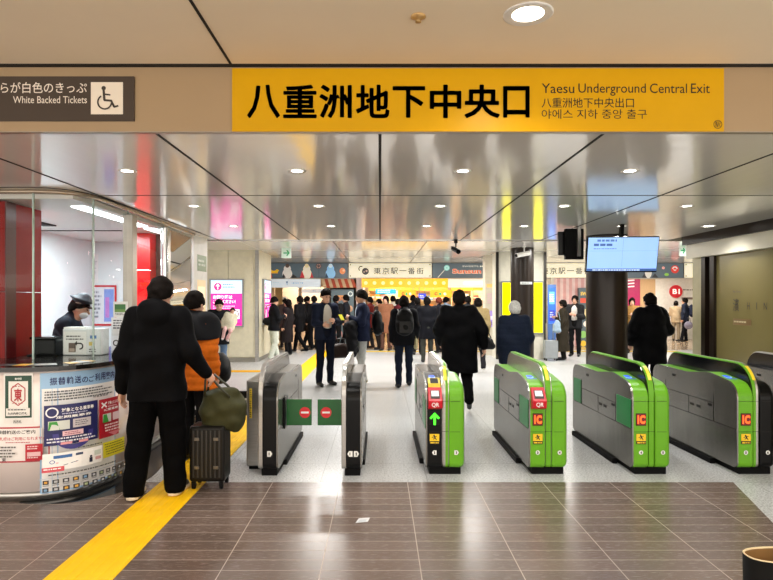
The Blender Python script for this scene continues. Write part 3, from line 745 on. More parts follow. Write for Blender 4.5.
# ------------------------------------------------------------------ ticket gates
L = 1.58; GREEN = mat('#66a822', .34, var=.03, spec=.3, name='green_plastic'); LOBE = [(0, .058), (0, .80), (.45, .858), (.85, .812), (L, .822), (L, .058)]; LR = [.05, .15, .5, .6, .12, .06]
FIN = [(.012, .058), (.012, .975), (L - .03, .975), (L - .03, .058)]; FR = [.04, .26, .2, .05]
SIDE = mat('#878580', .27, .92, var=.1, scale=3, stretch=(1, 6, .7), name='brushed_steel'); GREENP = mat('#1c7a3f', .3, var=.05, spec=.25, name='green_acrylic')
DGREEN = mat('#0e5a22', .25, name='green_flap', var=.05)
LPOLY = round_poly(LOBE, LR, 8); FPOLY = round_poly(FIN, FR, 10)
def strip_on(poly, z0, z1, x0, x1, off):
    p = [q for q in offset_poly(poly, -off) if z0 <= q[1] <= z1 and q[0] < .4]; p.sort(key=lambda q: q[1]); m = MB(); n = len(p)
    m.add([(x, a, b) for x in (x0, x1) for a, b in p], [(i, i + 1, n + i + 1, n + i) for i in range(n - 1)], True); return m
def number_badge(root, x, ch, z=.20, tri=0):
    g = Graphic(); 
    if tri: g.poly([(x - .018 * tri, z - .02), (x + .008 * tri, z - .02), (x + .022 * tri, z), (x + .008 * tri, z + .02), (x - .018 * tri, z + .02)][::tri], '#e9e9e6')
    else: g.disc(x, z, .019, '#e9e9e6')
    g.text(ch, x - .007, z - .0115, .014 if ch != '1' else .007, .023, '#0c0c0c', .02, fat=.0014); g.build('number_badge', plane_map((0, 0, 0), base=.0035), root)
def safety_sticker(root, x):
    g = Graphic(); g.rect(x - .044, .275, .088, .092, '#15140f').rect(x - .042, .302, .084, .063, '#f2c81c')
    g.disc(x - .004, .352, .007, '#1a1a16').line(x - .004, .345, x + .008, .328, .012, '#1a1a16').line(x + .006, .33, x - .012, .318, .007, '#1a1a16').line(x + .006, .33, x + .018, .312, .007, '#1a1a16').line(x - .004, .34, x - .022, .334, .006, '#1a1a16').line(x + .0, .343, x + .02, .345, .006, '#1a1a16')
    g.bars(x - .036, .282, .072, 1, .012, '#f2c81c', seed=2); g.build('warning_sticker', plane_map((0, 0, 0), base=.0035), root)
def side_plate(root, x0, x1, out, panels):
    p = MB().prism(LPOLY, x0, x1).build('side_panel', SIDE, root)
    xx = x0 if out < 0 else x1; m = MB(); e = .0016 * out
    def ln(y0, y1, z0, z1): m.box(xx, xx + e, y0, y1, z0, z1)
    ln(.02, L - .02, .400, .404); ln(.36, 1.28, .575, .579); ln(.36, .364, .404, .575); ln(1.28, 1.284, .404, .68); ln(.80, .803, .404, .575); ln(.36, .364, .575, .66)
    m.build('seam', BLACK_M, root)
    for y, z in ((.62, .50), (.74, .50), (.42, .55), (1.1, .745)): MB().box(xx, xx + out * .004, y - .03, y + .03, z - .012, z + .012).build('sensor_window', BLACK, root)
    if panels:
        MB().box(xx, xx + out * .005, .02, .33, .41, .665, .002).build('door_panel', GREENP, root)
        MB().box(xx, xx + out * .005, 1.30, 1.54, .405, .665, .002).build('door_panel', GREENP, root)
def reader_pad(root, x):
    MB().prism([(.17, .812), (.42, .8425), (.42, .852), (.17, .8215)], x - .052, x + .052, .003, .003, 2).build('card_reader', BLACK, root)
    pad = [c for c in root.children if c.name.startswith('card_reader')][-1]
    g = Graphic(nx=1); g.poly([(x - .046, .19), (x + .046, .19), (x + .046, .40), (x - .046, .40)], '#2a4fc0', .55).disc(x, .295, .036, '#6fa0ff', 1.0, ry=.075).disc(x, .295, .027, '#2f58d8', .8, ry=.055)
    g.build('reader_light', lambda u, v, d: Vector((u, v, .8218 + (v - .17) * .122 + d)), pad)
def qr_reader(root, x, yellow=False):
    REDP = mat('#c01428', .3, name='red_plastic')
    m = MB().prism([(.02, .575), (-.055, .600), (-.065, .665), (.03, .775), (.07, .76)], x - .062, x + .062, .006, .006, 2, rad=.01).build('code_reader', REDP, root)
    g = Graphic(); g.text('QR', -.042, .004, .066, .045, '#f5f0f0', .02); g.build('lettering', plane_map((x + .008, -.0595, .605), up=(0, -.14, .99), out=(0, -.99, -.14), base=.002), m)
    up = Vector((0, .095, .11)).normalized(); g = Graphic(); g.rect(-.04, .02, .08, .085, '#2a2022').rect(-.032, .045, .064, .055, '#dcdde2', .35)
    g.build('scan_window', plane_map((x, -.062, .668), up=up, out=(0, -up.z, up.y), base=.003), m)
    if yellow: MB().prism([(.03, .765), (.045, .805), (.13, .845), (.14, .82)], x - .055, x + .055, .004, .004, 2).build('ticket_slot', mat('#d9c034', .35), root); MB().prism([(.045, .80), (.05, .812), (.12, .842), (.12, .83)], x - .035, x + .035).build('slot_mouth', BLACK, root)
def make_gate(X, label, left, right, fin_l, fin_r, finside, nums, display, qr, panels=True, flag=None):
    """one double-sided gate cabinet; front at y = 0, rear at y = L"""
    root = empty('ticket_gate'); BLK = BLACK
    pick = {'green': GREEN, 'black': BLK, 'steel': STEEL}
    MB().box(.035, .315, .03, L - .04, 0, .062).build('plinth', BLACK_M, root)
    MB().box(-.03, .02, .36, L - .05, 0, .05, .006).build('foot_rail', BLACK_M, root)
    side_plate(root, 0, .014, -1, panels)
    MB().prism(LPOLY, .014, .146, 0, .012).build('front_cover', pick[left], root)
    MB().prism(FPOLY, .153, .177, .006, 0).build('fin', pick[fin_l], root); MB().prism(FPOLY, .177, .201, 0, .006).build('fin', pick[fin_r], root)
    MB().prism(offset_poly(FPOLY, .014), .143, .155).build('fin_panel', finside, root); MB().prism(offset_poly(FPOLY, .014), .199, .211).build('fin_panel', finside, root)
    MB().prism(LPOLY, .207, .345, .012, .045, 5).build('front_cover', pick[right], root)
    MB().prism(offset_poly(LPOLY, .05), .343, .350).build('side_panel', SIDE, root)
    m = MB()
    for z in (.381, .650): m.box(.0145, .145, -.0012, .004, z, z + .003).box(.219, .305, -.0012, .004, z, z + .003).box(.15, .205, .0105, .016, z, z + .003)
    m.build('seam', DARKGAP, root)
    strip_on(FPOLY, .80, .955, .163, .191, .003).build('fin_sticker', mat('#efcf2b', .4), root)
    g = Graphic(); g.rect(.164, .83, .02, .03, '#2c2a1c').rect(.166, .88, .016, .018, '#2c2a1c'); 
    reader_pad(root, .078)
    if display == 'ic':
        d = MB().box(.033, .123, -.004, .01, .437, .547, .002).build('display', BLACK, root)
        g = Graphic(emit=1.6); g.rect(.047, .455, .012, .075, '#ff5a1e').text('C', .066, .455, .048, .075, '#ff5a1e', .05); g.build('lettering', plane_map((0, -.004, 0)), d)
        g = Graphic(emit=.25); g.rect(.037, .441, .082, .102, '#6b1508'); g.build('display_glow', plane_map((0, -.004, 0), base=.0002), d)
    else:
        d = MB().box(.028, .132, -.004, .01, .437, .567, .002).build('display', GLOSSBLK, root)
        g = Graphic(emit=1.5); g.poly([(.08, .555), (.125, .508), (.112, .495), (.09, .515), (.09, .445), (.07, .445), (.07, .515), (.048, .495), (.035, .508)], '#46ff2a'); g.build('arrow', plane_map((0, -.004, 0)), d)
    safety_sticker(root, .078)
    if qr: qr_reader(root, .082, display != 'ic')
    number_badge(root, .078, nums[0], tri=-1 if left == 'black' else 0); number_badge(root, .272, nums[1], tri=1 if left == 'black' else 0)
    tag(root, label, 'ticket gate', 'ticket gates'); root.location = (X, 5.135, 0); return root
make_gate(.404, 'ticket gate with a black front, green arrow display and red code reader', 'black', 'green', 'steel', 'green', mat('#c9c5bf', .2, .7), '23', 'arrow', True)
make_gate(1.318, 'all green ticket gate with a red code reader above its orange display', 'green', 'green', 'green', 'green', STEEL, '34', 'ic', True)  # steel grey fin sides paint a bright reflection onto what is black glass
make_gate(2.232, 'green ticket gate without red reader, numbered four and five', 'green', 'green', 'green', 'green', GLOSSBLK, '45', 'ic', False)
make_gate(3.160, 'ticket gate with green front on one half and black on the other', 'green', 'black', 'green', 'steel', GLOSSBLK, '56', 'ic', False, False)
make_gate(4.075, 'last ticket gate, mostly hidden, standing next to the tan wall', 'black', 'black', 'steel', 'steel', GLOSSBLK, '67', 'ic', False, False)
def make_half(X, label, nums, flap):
    root = empty('ticket_gate')
    MB().box(.03, .165, .03, L - .04, 0, .062).build('plinth', BLACK_M, root)
    MB().box(.165, .20, .36, L - .05, 0, .05, .006).build('foot_rail', BLACK_M, root)
    MB().prism(FPOLY, 0, .042, .008, .004).build('fin', STEEL, root)
    MB().prism(offset_poly(FPOLY, .03), .040, .047).build('fin_panel', mat('#6f6c68', .2, .6), root)
    MB().prism(LPOLY, .042, .166, .008, .004).build('front_cover', BLACK, root)
    MB().box(.05, .16, .62, L - .15, .81, .83, .003).build('top_plate', STEEL_D, root)
    side_plate(root, .166, .18, 1, False)
    m = MB().box(.05, .16, .035, .05, .775, .783); 
    strip_on(LPOLY, .775, .793, .055, .155, .003).build('yellow_line', mat('#d8c23c', .4), root)
    number = nums
    g = Graphic()
    for k, ch in enumerate(nums):
        x = .105 + (k - (len(nums) - 1) / 2) * .052; t = -1 if (len(nums) > 1 and k == 0) else 1
        g.poly([(x - .02 * t, .175), (x + .01 * t, .175), (x + .026 * t, .2), (x + .01 * t, .225), (x - .02 * t, .225)], '#ecece8').text(ch, x - .006, .187, .014 if ch != '1' else .007, .026, '#0c0c0c', .02, fat=.0016)
    g.build('number_badge', plane_map((0, 0, 0), base=.0035), root)
    def fl(x0, x1, cx):
        f = MB().box(x0, x1, .34, .362, .375, .62, .006).build('flap_door', DGREEN, root)
        g = Graphic(); g.disc(cx, .497, .051, '#d3202a', n=28).rect(cx - .036, .488, .072, .018, '#f2eeee'); g.build('no_entry_sign', plane_map((0, .34, 0)), f)
    if 1 in flap:
        MB().box(.18, .196, .28, .44, .355, .645, .006).build('flap_housing', BLACK, root); fl(.198, .435, .372)
    if -1 in flap: fl(-.245, 0, -.165)
    tag(root, label, 'ticket gate', 'ticket gates'); root.location = (X, 5.09, 0); return root
make_half(-1.075, 'slim black and steel ticket gate numbered one, beside the steel post', '1', (1,))
make_half(-.340, 'slim black and steel ticket gate numbered one and two', '12', (-1,))
pk = empty('gate_post'); MB().box(0, .135, 0, 1.2, .03, .815, .012).build('cabinet', STEEL_D, pk); MB().box(.02, .12, .02, 1.15, 0, .032).build('plinth', BLACK_M, pk)
g = Graphic(); g.rect(.03, .47, .022, .27, '#e3c02a').bars(.033, .72, .016, 13, .01, '#3a3420', 2); g.build('warning_label', plane_map((0, 0, 0)), pk)
tag(pk, 'plain grey steel cabinet with a yellow vertical label beside the first gate', 'cabinet'); pk.location = (-1.222, 5.30, 0)

# ------------------------------------------------------------------ hanging monitors, cameras, small signs
mo = empty('monitor'); 
MB().box(-.44, .44, -.03, .03, -.225, .225, .008).build('case', BLACK, mo)
g = Graphic(emit=.82); g.rect(-.43, -.205, .86, .42, '#9cc4f3').rect(-.002, -.15, .004, .365, '#7ea6da').rect(-.43, .045, .86, .004, '#7ea6da')
g.bars(-.32, .165, .3, 1, .026, '#5578b0', seed=3).bars(-.36, .11, .25, 1, .03, '#46689f', seed=5).bars(-.36, .07, .3, 1, .014, '#6f92c6', seed=6)
g.rect(-.43, -.205, .86, .03, '#3d5f9a').bars(-.36, -.2, .72, 1, .016, '#c8dcf7', seed=8)
g.build('screen', plane_map((0, -.031, 0)), mo)
mo.location = (3.04, 7.3, 2.125); mo.rotation_euler = (math.radians(12), 0, math.radians(-3))
MB().box(-.02, .02, .03, .09, -.1, .4).build('bracket', BLACK_M, mo); tag(mo, 'blue lit information monitor hanging from the metal ceiling', 'monitor')
m2 = empty('monitor'); MB().box(-.13, .11, 0, .07, -.40, .0, .008).build('case', BLACK_M, m2); MB().box(-.20, .0, .07, .12, -.34, -.03, .006).build('back_cover', BLACK, m2); MB().box(.02, .06, -.03, .0, -.36, .02).build('mount_post', mat('#8e8c88', .35, .5), m2)
tag(m2, 'black monitor seen from behind, hanging beside the blue screen', 'monitor'); m2.location = (2.545, 7.55, 2.48)
cc = empty('security_camera'); MB().cyl((0, 0, 0), (0, 0, -.06), .03).build('base', BLACK, cc); MB().cyl((0, 0, -.05), (0, 0, -.12), .012).build('stem', BLACK, cc); MB().cyl((-.02, .09, -.14), (.03, -.09, -.20), .038).build('housing', BLACK, cc); MB().cyl((.03, -.09, -.20), (.034, -.10, -.204), .028).build('lens', GLOSSBLK, cc); MB().box(-.075, -.04, -.03, .03, -.16, -.11).build('bracket', BLACK, cc)
tag(cc, 'small black security camera under the edge of the metal ceiling', 'camera'); cc.location = (1.19, 9.1, 2.5)
cw2 = empty('security_camera'); MB().cyl((0, 0, .16), (0, 0, 0), .014).build('stem', WHITE, cw2); MB().cyl((0, 0, .17), (0, 0, .15), .04).build('base', WHITE, cw2); MB().cyl((-.20, -.08, -.05), (.12, .04, .02), .055).build('housing', WHITE, cw2); MB().cyl((-.2, -.08, -.05), (-.206, -.083, -.052), .042).build('lens', GLOSSBLK, cw2)
tag(cw2, 'white bullet security camera before the dark column with lit posters', 'camera'); cw2.location = (3.37, 13.55, 2.63)
g = Graphic(); g.rect(-.14, 0, .28, .06, '#dfe3e3').bars(-.11, .02, .22, 1, .022, '#8a9292'); tag(g.build('name_plate', plane_map((3.43 + .03, 13.72, 1.92))), 'small white plate on the dark column with lit posters', 'plate')
def exit_small(px0, px1, py0, py1, Y, label):
    r = empty('direction_sign'); x0, x1, z0, z1 = X_(px0, Y), X_(px1, Y), Z_(py1, Y), Z_(py0, Y); w = x1 - x0; h = z1 - z0
    MB().box(0, w, 0, .04, 0, h).build('case', WHITE, r)
    g = Graphic(emit=.12); g.rect(.0, 0, w, h, '#cfe6da').line(.2 * w, .5 * h, .75 * w, .5 * h, .12 * h, '#14a05c').line(.55 * w, .78 * h, .8 * w, .48 * h, .12 * h, '#14a05c').line(.55 * w, .22 * h, .8 * w, .52 * h, .12 * h, '#14a05c'); g.build('face', plane_map((0, 0, 0)), r)
    MB().box(w / 2 - .01, w / 2 + .01, .01, .03, h, 2.80 - z0).build('hanger', STEEL, r)
    tag(r, label, 'sign'); r.location = (x0, Y, z0)
exit_small(281.5, 291, 248, 258, 14.0, 'small white sign with a green arrow near the cream hall wall')
exit_small(679.5, 686, 245, 256, 14.0, 'small white sign with a green arrow near the tan wall')

# ------------------------------------------------------------------ lit posters in the hall
def lightbox(name, label, o, w, h, right, out, draw, em, depth=.06):
    r = empty(name); fr = plane_map((0, 0, 0), right, (0, 0, 1), out, 0.0); m = MB(); th = .035
    def slab(a0, a1, b0, b1, d0, d1, mm):
        vs = [fr(a, b, d) for d in (d0, d1) for b in (b0, b1) for a in (a0, a1)]
        mm.add(vs, [(0, 2, 3, 1), (4, 5, 7, 6), (0, 1, 5, 4), (2, 6, 7, 3), (0, 4, 6, 2), (1, 3, 7, 5)])
    slab(0, w, 0, th, 0, depth, m); slab(0, w, h - th, h, 0, depth, m); slab(0, th, th, h - th, 0, depth, m); slab(w - th, w, th, h - th, 0, depth, m); m.build('frame', mat('#8f9396', .3, .6), r)
    g = Graphic(emit=em, rough=.2); draw(g, w - 2 * th, h - 2 * th); g.build('poster', lambda u, v, d: fr(u + th, v + th, depth - .015 + d), r)
    r.location = o; return tag(r, label, 'poster')
def pink(g, w, h):
    g.rect(0, 0, w, h, '#e3189a').rect(0, .71 * h, w, .29 * h, '#c7e3f6').disc(.22 * w, .86 * h, .085 * h, '#d11b86').line(.22 * w, .80 * h, .22 * w, .9 * h, .03 * w, '#fff').poly([(.15 * w, .87 * h), (.29 * w, .87 * h), (.22 * w, .93 * h)], '#fff')
    g.bars(.38 * w, .9 * h, .42 * w, 1, .022 * h, '#7b8aa0', seed=3).bars(.38 * w, .84 * h, .42 * w, 1, .022 * h, '#7b8aa0', seed=5)
    g.text('お困り時は', .07 * w, .59 * h, .62 * w, .085 * h, '#fff', .03).text('ご相談ください!', .07 * w, .49 * h, .72 * w, .085 * h, '#fff', .03)
    g.bars(.07 * w, .42 * h, .8 * w, 2, .022 * h, '#f6c3e2', seed=9).rect(.62 * w, .15 * h, .3 * w, .21 * h, '#f4eef4').ring(.77 * w, .255 * h, .09 * h, .02 * h, '#222').disc(.73 * w, .27 * h, .013 * h, '#222').disc(.81 * w, .27 * h, .013 * h, '#222')
    g.rect(.08 * w, .12 * h, .2 * w, .2 * h, '#f6d4ea').bars(.32 * w, .1 * h, .25 * w, 2, .02 * h, '#fff').rect(.07 * w, .03 * h, .86 * w, .03 * h, '#a90f70')
a = at(210, 327, 14.5)
lightbox('light_box_poster', 'pink and white lit poster in a grey frame on the cream wall', (a.x, 14.5, a.z), X_(244, 14.5) - a.x, Z_(279, 14.5) - a.z, (1, 0, 0), (0, -1, 0), pink, 1.0)
lightbox('light_box_poster', 'pink lit poster on the narrow side of the cream wall', (-3.05, 15.0, .9), 1.0, 1.2, (0, 1, 0), (1, 0, 0), pink, .9)
# cream pillar with yellow posters
pl = empty('poster_pillar'); MB().box(3.06, 4.34, 15.2, 15.8, 0, 2.8).build('body', mat('#dcd8c8', .35), pl); MB().box(3.03, 3.10, 15.14, 15.2, 0, 2.8).box(4.29, 4.35, 15.14, 15.2, 0, 2.8).build('edge_trim', mat('#3b3835', .3, .5), pl)
tag(pl, 'wide cream pillar carrying yellow posters behind the dark column', 'pillar'); rebase(pl, (3.7, 15.5, 0))
def yel(g, w, h):
    g.rect(0, 0, w, h, '#f7ea00')
    for x in (.18, .8): g.text('PLUS', (x - .08) * w, .86 * h, .16 * w, .02 * h, '#8b7d00').line((x - .05) * w, .93 * h, (x + .05) * w, .925 * h, .015 * w, '#a39400')
def yel2(g, w, h): g.rect(0, 0, w, h, '#f7ea00').line(.1 * w, .93 * h, .3 * w, .925 * h, .02 * w, '#a39400').bars(.1 * w, .89 * h, .3 * w, 1, .012 * h, '#a39400')
lightbox('light_box_poster', 'wide plain yellow lit poster on the cream pillar', (3.16, 15.2, .66), 1.12, 1.38, (1, 0, 0), (0, -1, 0), yel2, 1.1)
p2_ = empty('poster_pillar'); MB().box(2.94, 3.22, 16.2, 16.6, 0, 2.8).build('body', mat('#d6cfbe', .3), p2_); g = Graphic(emit=.5); g.rect(0, .1, .2, .45, '#9a86c9').rect(.02, .3, .16, .1, '#d9cfee').rect(.0, 1.2, .2, .1, '#dcb56a').bars(.02, 1.0, .16, 5, .03, '#b9a', 2).rect(.05, .15, .1, .1, '#6a58a8'); g.build('poster', plane_map((2.98, 16.2, .7)), p2_)
tag(p2_, 'slim beige pillar with a purple poster beside the candy shop', 'pillar'); rebase(p2_, (3.08, 16.4, 0))
def blu(g, w, h): g.rect(0, 0, w, h, '#2f62cf').rect(.1 * w, .55 * h, .8 * w, .35 * h, '#5fa0ee').bars(.15 * w, .8 * h, .7 * w, 4, .03 * h, '#e6effc').rect(.1 * w, .08 * h, .8 * w, .3 * h, '#31359c').bars(.2 * w, .3 * h, .6 * w, 3, .03 * h, '#aebbee')
bp = empty('standing_board'); MB().box(0, .24, 0, .05, 0, 2.0).build('board', mat('#4c6ea8', .4), bp); g = Graphic(emit=.6); blu(g, .2, 1.05); g.build('poster', plane_map((.02, 0, .85)), bp); tag(bp, 'tall narrow board with blue posters beside the cream pillar', 'board'); bp.location = (4.92, 17.0, 0)
# ------------------------------------------------------------------ shops at the far side of the hall
YS = 19.5
def XS(px): return X_(px, YS)
def ZS(py): return Z_(py, YS)
def banner(px0, px1, name, label, draw, em, col):
    r = empty(name); x0, x1 = XS(px0), XS(px1); z0, z1 = 2.29, 2.795
    MB().box(0, x1 - x0 - .02, 0, .1, 0, z1 - z0).build('case', mat('#6d6f70', .4), r)
    g = Graphic(emit=em, rough=.3); draw(g, x1 - x0 - .04, z1 - z0 - .02); g.build('face', plane_map((.01, 0, .01), base=.003), r)
    r.location = (x0, YS, z0); tag(r, label, 'banner'); return r
SLATE = '#56646c'
def candies(g, w, h, seed=1, n=7):
    rr = random.Random(seed)
    for k in range(n):
        x = w * (k + .5) / n + rr.uniform(-.1, .1); y = h * rr.uniform(.25, .75); c = rr.choice(['#e6553a', '#f1efe6', '#8cc06a', '#f0b7ae', '#efc23a', '#79b4dd']); rad = h * rr.uniform(.12, .24)
        if k % 3 == 0:
            g.disc(x, y, rad, c); g.ring(x, y, rad * .7, rad * .2, '#fff7f0', a0=20, a1=200); g.ring(x, y, rad * .4, rad * .15, '#fff7f0', a0=200, a1=380)
        elif k % 3 == 1:
            g.disc(x, y, rad, c, ry=rad * .6).poly([(x + rad * .8, y), (x + rad * 1.5, y + rad * .6), (x + rad * 1.5, y - rad * .6)], c).poly([(x - rad * .8, y), (x - rad * 1.5, y + rad * .6), (x - rad * 1.5, y - rad * .6)], c)
        else:
            g.line(x, y - rad * 1.4, x, y, rad * .2, '#f1efe6').disc(x, y, rad * .8, c).ring(x, y, rad * .5, rad * .2, '#fff7f0')
def b_sweets(g, w, h):
    g.rect(0, 0, w, h, SLATE)
    # a banana boat, cups of cream and cookies
    g.ring(.07 * w, .72 * h, .42 * h, .18 * h, '#efbb2f', a0=180, a1=330).rect(.03 * w, .3 * h, .09 * w, .1 * h, '#e6a92a').poly([(0, 0), (.04 * w, .25 * h), (.05 * w, 0)], '#d84a3c')
    for cx, c, hat in ((.24, '#ded6cc', '#57443a'), (.485, '#eee3cb', '#e5cfa2'), (.785, '#8cc1ea', '#cfe6f6')):
        g.disc(cx * w, .28 * h, .34 * h, c, ry=.36 * h).disc(cx * w, .62 * h, .25 * h, c).disc(cx * w, .83 * h, .14 * h, hat)
    g.poly([(.40 * w, 0), (.425 * w, .5 * h), (.46 * w, 0)], '#c13b3f').poly([(.53 * w, 0), (.545 * w, .4 * h), (.57 * w, 0)], '#c13b3f')
    g.poly([(.18 * w, 0), (.19 * w, .3 * h), (.22 * w, 0)], '#2e2b2b').poly([(.29 * w, 0), (.31 * w, .25 * h), (.36 * w, .05 * h), (.36 * w, 0)], '#2e2b2b').poly([(.72 * w, 0), (.73 * w, .35 * h), (.76 * w, 0)], '#28465e')
    g.disc(.635 * w, .8 * h, .2 * h, '#4a3733'); 
    for k in range(6): g.disc(.635 * w + .12 * h * math.cos(k * 1.05), .8 * h + .12 * h * math.sin(k * 1.05), .035 * h, '#e7b7a8')
    g.disc(.935 * w, .46 * h, .2 * h, '#e58a4f', ry=.22 * h).disc(.95 * w, .5 * h, .08 * h, '#f3b98c')
    g.line(.637 * w, 0, .637 * w, h, .012, '#3d4a52')
def b_name(g, w, h, logo=True):
    g.rect(0, 0, w, h, '#efe9cf')
    for x in (.02, .98): g.disc(x * w, .9 * h, .015 * w * .6, '#77735f').disc(x * w, .12 * h, .015 * w * .6, '#77735f')
    g.disc(.20 * w, .44 * h, .24 * h, '#2c2522').ring(.15 * w, .62 * h, .2 * h, .07 * h, '#2c2522', a0=60, a1=230).disc(.215 * w, .47 * h, .075 * h, '#b79a8b').disc(.185 * w, .4 * h, .05 * h, '#b79a8b')
    for i, ch in enumerate('東京駅一番街'): g.text(ch, (.30 + i * .103) * w, (.24 if ch != '一' else .46) * h, .088 * w, (.46 if ch != '一' else .05) * h, '#4a463d', .008)
def b_candy(g, w, h):
    g.rect(0, 0, w, h, SLATE).line(.06 * w, .0, .155 * w, .62 * h, .02, '#d9d6cc').disc(.17 * w, .68 * h, .2 * h, '#8fd0c8').ring(.17 * w, .68 * h, .13 * h, .05 * h, '#c9ebe4')
    g.text('SWEETS MARKET STORE', .36 * w, .74 * h, .60 * w, .1 * h, '#e4e2d8', .01)
    g.text('Sunsun Candy', .235 * w, .17 * h, .72 * w, .46 * h, '#f3d4b8', .055).text('Sunsun Candy', .24 * w, .2 * h, .71 * w, .42 * h, '#dc5a35', .02)
def b_mix(g, w, h):
    g.rect(0, 0, w, h, SLATE); g.disc(.58 * w, .36 * h, .24 * h, '#d9d4cb', ry=.4 * h).disc(.58 * w, .75 * h, .14 * h, '#3b3030').poly([(.50 * w, 0), (.53 * w, .3 * h), (.56 * w, 0)], '#2b2b2d').poly([(.62 * w, .02 * h), (.66 * w, .3 * h), (.70 * w, 0)], '#2b2b2d')
    g.disc(.90 * w, .58 * h, .28 * h, '#d33a33').ring(.90 * w, .58 * h, .2 * h, .08 * h, '#f5e3da', a0=10, a1=170).ring(.9 * w, .58 * h, .1 * h, .06 * h, '#f5e3da', a0=180, a1=360).disc(.80 * w, .22 * h, .16 * h, '#8cbf4d', ry=.1 * h).disc(.76 * w, .68 * h, .1 * h, '#efa89f').disc(.30 * w, .5 * h, .2 * h, '#f0efe6')
banner(268, 348.5, 'shop_banner', 'slate banner with sweets, cream cups and an orange over the white shop board', b_sweets, .45, SLATE)
banner(348.5, 432.5, 'shop_banner', 'cream lit banner with a dark round logo between two slate banners', b_name, .5, '')
banner(432.5, 516, 'shop_banner', 'slate banner with orange candy shop lettering and a lollipop', b_candy, .45, SLATE)
banner(516, 600, 'shop_banner', 'cream lit banner partly hidden by the hanging monitors', b_name, .5, '')
banner(600, 684, 'shop_banner', 'slate banner with red and green candies near the tan wall', b_mix, .45, SLATE)
def b_plain(g, w, h): b_name(g, w, h)
banner(684, 768, 'shop_banner', 'cream banner end showing beside the door frame of the tan wall', b_plain, .6, '')
banner(185, 268, 'shop_banner', 'slate banner hidden behind the cream wall', b_mix, .4, '')

# shop shell: back wall, ceilings with light, side partitions
BACK = mat('#e3c898', .5, emit=.0); SW = mat('#ebe3d6', .4)
struct(MB().box(-9, 14, 23.6, 23.7, 0, 2.8).build('wall_shop_back', mat('#e8cfa0', .5)))
struct(MB().box(-9, 14, YS + .22, 23.6, 2.6, 2.66).build('ceiling_shop', mat('#f2ead9', .5)))
for k, (x0, x1) in enumerate(((-3.6, -1.9), (-.4, 1.2), (1.5, 3.1), (3.4, 4.8), (6.0, 7.4), (8.2, 9.0), (9.4, 11.0))):
    t = MB().box(x0, x1, 20.3, 20.75, 2.565, 2.597).build('shop_light', mat('#fff6e4', .4, emit=7.5, var=0, name='lamp_panel')); tag(t, f'long bright ceiling light inside the shops, {["first","second","third","fourth","fifth","sixth","seventh"][k]} from the cream wall', 'ceiling light', 'lights inside the shops')
for x in (-2.8, .4, 2.4, 4.4, 6.8, 10.2):
    area_light('shop_lamp', (x, 21.2, 2.55), 1.2, 60.0, (1, .93, .8), sy=.5)
for x0, x1, c in ((-1.80, -1.70, SW), (-.80, -.58, mat('#e6d3d0', .4)), (4.42, 4.55, SW), (5.75, 5.85, SW), (7.2, 7.3, SW), (8.15, 8.22, SW)):
    struct(MB().box(x0, x1, YS, 23.6, 0, 2.6).build('wall_shop', c))
struct(MB().box(-9, -3.72, YS + .108, YS + .2, 0, 2.6).build('wall_shop', SW))
struct(MB().box(-3.72, 11.5, YS + .108, YS + .2, 2.26, 2.6).build('wall_shop_lintel', SW))

def fascia(px0, px1, py0, py1, name, label, draw, em, th=.12, Y=YS - .125):
    r = empty(name); x0, x1, z0, z1 = X_(px0, Y), X_(px1, Y), Z_(py1, Y), Z_(py0, Y)
    MB().box(0, x1 - x0, 0, th, 0, z1 - z0).build('case', mat('#cfc9be', .4), r); g = Graphic(emit=em, rough=.3); draw(g, x1 - x0, z1 - z0); g.build('face', plane_map((0, 0, 0), base=.003), r)
    if Y > YS:
        for q in (.15, .85): MB().box((x1 - x0) * q - .008, (x1 - x0) * q + .008, th / 2 - .008, th / 2 + .008, z1 - z0, 2.599 - z0).build('hanger', STEEL, r)
    r.location = (x0, Y, z0); return tag(r, label, 'shop sign')
def f_white(g, w, h): g.rect(0, 0, w, h, '#dfe9f0').line(.33 * w, .3 * h, .33 * w, .75 * h, .02, '#5a6b8a').line(.31 * w, .55 * h, .33 * w, .75 * h, .02, '#5a6b8a').line(.35 * w, .55 * h, .33 * w, .75 * h, .02, '#5a6b8a').text('八重洲地下街', .40 * w, .38 * h, .26 * w, .28 * h, '#7d8fae', .0).bars(.03 * w, .55 * h, .2 * w, 2, .1 * h, '#c3cfd9', 2)
fascia(270.5, 320.5, 279, 287.5, 'direction_board', 'long white direction board under the slate banner by the cream wall', f_white, .45)
def f_low(g, w, h): g.rect(0, 0, w, h, '#e3eaf0').bars(.55 * w, .35 * h, .2 * w, 1, .25 * h, '#98a4b8')
fascia(298, 324, 288.7, 293, 'direction_board', 'short white lit board hanging below the long white board', f_low, .4, Y=20.0)
def f_awn(g, w, h):
    g.rect(0, 0, w, h, '#efc9a4')
    for k in range(5): x = w * (k * .2); g.poly([(x + .03 * w, h), (x + .12 * w, h), (x + .2 * w, 0), (x + .1 * w, 0)], '#c9583f')
aw = empty('shop_awning'); x0, x1 = XS(321), XS(353.5); mA = MB()
for k in range(10):
    mA.slot(k % 2); a = x0 + (x1 - x0) * k / 10; b = x0 + (x1 - x0) * (k + 1) / 10
    mA.add([(a, YS - .02, 2.27), (b, YS - .02, 2.27), (b + .12, YS - .42, 1.97), (a + .12, YS - .42, 1.97), (a, YS, 2.26), (b, YS, 2.26), (b + .12, YS - .40, 1.95), (a + .12, YS - .40, 1.95)], [(0, 1, 2, 3), (4, 7, 6, 5), (3, 2, 6, 7), (0, 4, 5, 1), (0, 3, 7, 4), (1, 5, 6, 2)])
